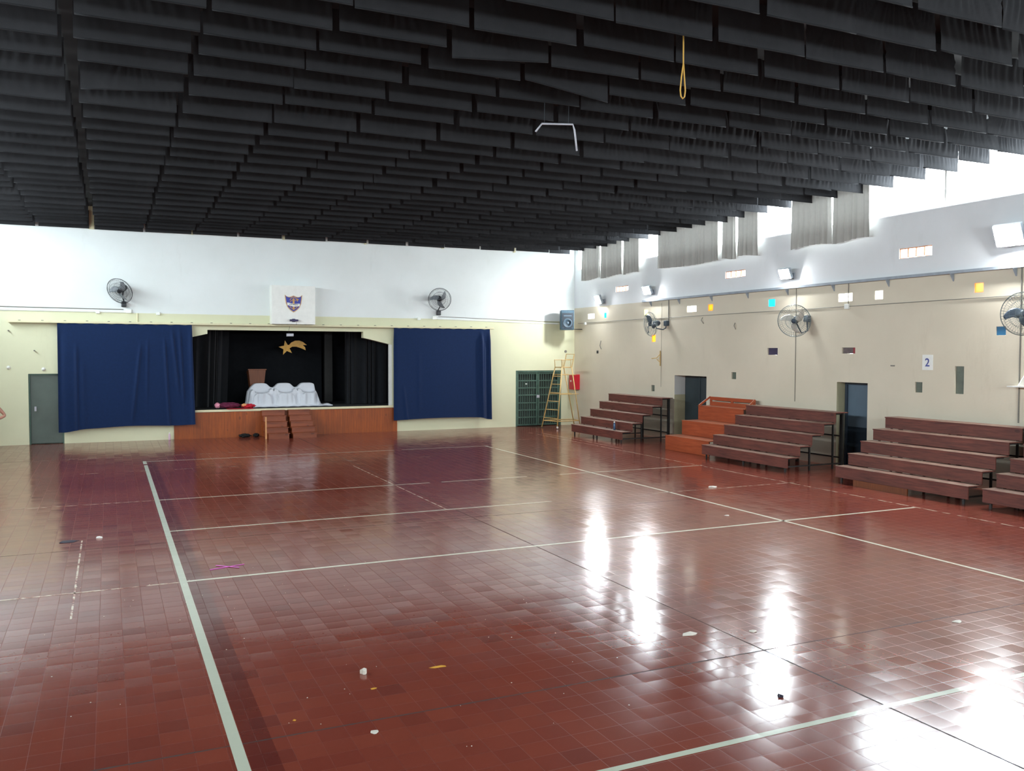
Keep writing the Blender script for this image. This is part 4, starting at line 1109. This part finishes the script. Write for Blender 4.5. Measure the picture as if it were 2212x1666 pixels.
scrap('small paper scrap beside the crack near torn paper', 5.55, 6.50, .04, 'paper', seed=8, h=.012, el=1.6)
scrap('crumpled scrap near the right edge beyond the long crack', 7.6, 5.9, .05, 'paper', seed=9, h=.012, el=1.4)
scrap('ochre paint mark, longer one on the near floor', 2.49, 6.86, .035, 'yellow_mark', seed=10, h=.003, el=2.2)
scrap('small ochre mark on the near floor below the crumpled white paper', 1.86, 6.62, .02, 'yellow_mark', seed=11, h=.003, el=2.0)
scrap('tiny ochre dot left of the grey paint patch', 1.18, 6.28, .016, 'yellow_mark', seed=12, h=.003)
scrap('blue and white wrapper on the floor left of the sideline', -.16, 13.65, .035, 'plastic_w', seed=13, h=.03, el=1.5)
scrap('flattened dark rag left of the blue and white wrapper', -.55, 13.55, .13, 'dark_scrap', seed=14, h=.01, el=1.3)
t = thing('tape_cross', 'pink tape cross stuck on the floor right of the thick sideline', 'tape', (1.30, 11.17, 0))
MB().bar((1.08, 11.10, .004), (1.50, 11.22, .004), .022, .003).build('tape_strip', 'pink_tape', t)
MB().bar((1.17, 11.28, .007), (1.42, 11.06, .007), .022, .003).build('tape_strip', 'pink_tape', t)
sk = MB(); rs_ = random.Random(5)
for k in range(70):
    x = rs_.uniform(-.6, 4.2); y = rs_.uniform(5.3, 11); s_ = rs_.uniform(.003, .009)
    sk.add([(x, y, .006), (x + s_, y, .0015), (x, y + s_, .0015), (x - s_, y, .0015), (x, y - s_, .0015)], [(0, 1, 2), (0, 2, 3), (0, 3, 4), (0, 4, 1)])
o = sk.build('floor_crumbs', 'paper'); tag(o, 'tiny pale crumbs scattered over the near red floor', 'crumbs', kind='stuff')

# ------------------------------------------------------------------ person at the left edge: only the elbow is in the photo
def skin_body(name, joints, edges, m, parent, root=0):
    me = D.meshes.new(name); w0 = Vector(parent['_w'])
    me.from_pydata([tuple(Vector(j[0]) - w0) for j in joints], edges, [])
    me.materials.append(M[m]); o = D.objects.new(name, me); COL.objects.link(o); o.parent = parent
    md = o.modifiers.new('skin', 'SKIN'); md.use_smooth_shade = True
    for i, j in enumerate(joints):
        sv = me.skin_vertices[0].data[i]; r_ = j[1]; sv.radius = (r_, r_) if not isinstance(r_, tuple) else r_; sv.use_root = (i == root)
    s = o.modifiers.new('sub', 'SUBSURF'); s.levels = 1; s.render_levels = 2
    o['_w'] = tuple(w0)
    return o
px_, py_ = -2.74, 24.25
t = thing('person', 'person in a purple top at the left edge, only a bent elbow showing', 'person', (px_, py_, 0))
P = lambda x, y, z: (px_ + x, py_ + y, z)
J = [(P(0, 0, .95), (.14, .10)), (P(0, 0, 1.15), (.125, .095)), (P(0, 0, 1.38), (.15, .10)), (P(0, 0, 1.48), .06), (P(0, 0, 1.54), .055), (P(0, -.015, 1.62), (.075, .09)), (P(0, 0, 1.70), (.06, .07)),
     (P(.19, 0, 1.41), .055), (P(.34, .01, 1.24), .045), (P(.44, .03, 1.10), .042), (P(.30, -.05, 1.03), .034), (P(.18, -.09, .99), .026), (P(.13, -.11, .97), (.036, .016)),
     (P(-.19, 0, 1.41), .055), (P(-.23, .02, 1.25), .045), (P(-.25, .01, 1.10), .038), (P(-.26, -.04, .95), .032), (P(-.26, -.06, .84), .026), (P(-.26, -.08, .77), (.016, .038)),
     (P(.10, 0, .86), .095), (P(.11, 0, .48), .06), (P(.11, .02, .10), .04), (P(.12, -.14, .04), .035),
     (P(-.10, 0, .86), .095), (P(-.11, 0, .48), .06), (P(-.11, .02, .10), .04), (P(-.12, -.14, .04), .035)]
E_ = [(0, 1), (1, 2), (2, 3), (3, 4), (4, 5), (5, 6), (2, 7), (7, 8), (8, 9), (9, 10), (10, 11), (11, 12), (2, 13), (13, 14), (14, 15), (15, 16), (16, 17), (17, 18), (0, 19), (19, 20), (20, 21), (21, 22), (0, 23), (23, 24), (24, 25), (25, 26)]
skin_body('body', J, E_, 'skin', t)
S_ = [(P(0, 0, .93), (.155, .115)), (P(0, 0, 1.15), (.138, .108)), (P(0, 0, 1.37), (.162, .112)), (P(0, 0, 1.45), .085), (P(.18, 0, 1.41), .065), (P(.27, .005, 1.32), .056), (P(-.18, 0, 1.41), .065), (P(-.22, .015, 1.28), .056)]
skin_body('shirt', S_, [(0, 1), (1, 2), (2, 3), (2, 4), (4, 5), (2, 6), (6, 7)], 'shirt', t)
T_ = [(P(0, 0, .95), (.15, .115)), (P(.10, 0, .84), .105), (P(.11, 0, .48), .072), (P(.11, .02, .11), .055), (P(-.10, 0, .84), .105), (P(-.11, 0, .48), .072), (P(-.11, .02, .11), .055)]
skin_body('trousers', T_, [(0, 1), (1, 2), (2, 3), (0, 4), (4, 5), (5, 6)], 'trouser', t)
MB().grid(24, 14, lambda u, v: (px_ + .098 * math.cos(u * 2 * PI) * math.cos((v - .5) * PI), py_ + .025 + .098 * math.sin(u * 2 * PI) * math.cos((v - .5) * PI), 1.68 + .105 * math.sin((v - .5) * PI))).build('hair', 'hair', t, smooth=True)
for side, base, dr in ((1, P(.13, -.11, .97), Vector((-.8, -.45, -.35))), (-1, P(-.26, -.08, .77), Vector((0, -.12, -1)))):
    dr.normalize(); lat = Vector((0, 0, 1)) if side == 1 else Vector((0, 1, 0))
    for k in range(4):
        b0_ = Vector(base) + lat * (.024 * (k - 1.5)) * 1.0
        L = (.062, .075, .07, .055)[k]
        fg = MB(); fg.tube([b0_, b0_ + dr * (.045 + L * .4), b0_ + dr * (.045 + L * .8) + Vector((0, .008, 0)), b0_ + dr * (.05 + L) + Vector((-.004, .016, 0))], [.0095, .009, .008, .005], 8); fg.build('finger', 'skin', t, smooth=True)
    tb = MB(); b0_ = Vector(base) - lat * .036 * (-1 if side == 1 else 1); tb.tube([b0_ - dr * .02, b0_ + dr * .02 + lat * .02 * (1 if side == 1 else -1), b0_ + dr * .05 + lat * .025 * (1 if side == 1 else -1)], [.011, .010, .007], 8); tb.build('thumb', 'skin', t, smooth=True)
for sx in (-.12, .12):
    MB().box(px_ + sx - .05, px_ + sx + .05, py_ - .20, py_ + .08, .0, .07).build('shoe', 'ink', t, bevel=.02)

for o in D.objects:
    if '_w' in o: del o['_w']
print('baffles', nb)
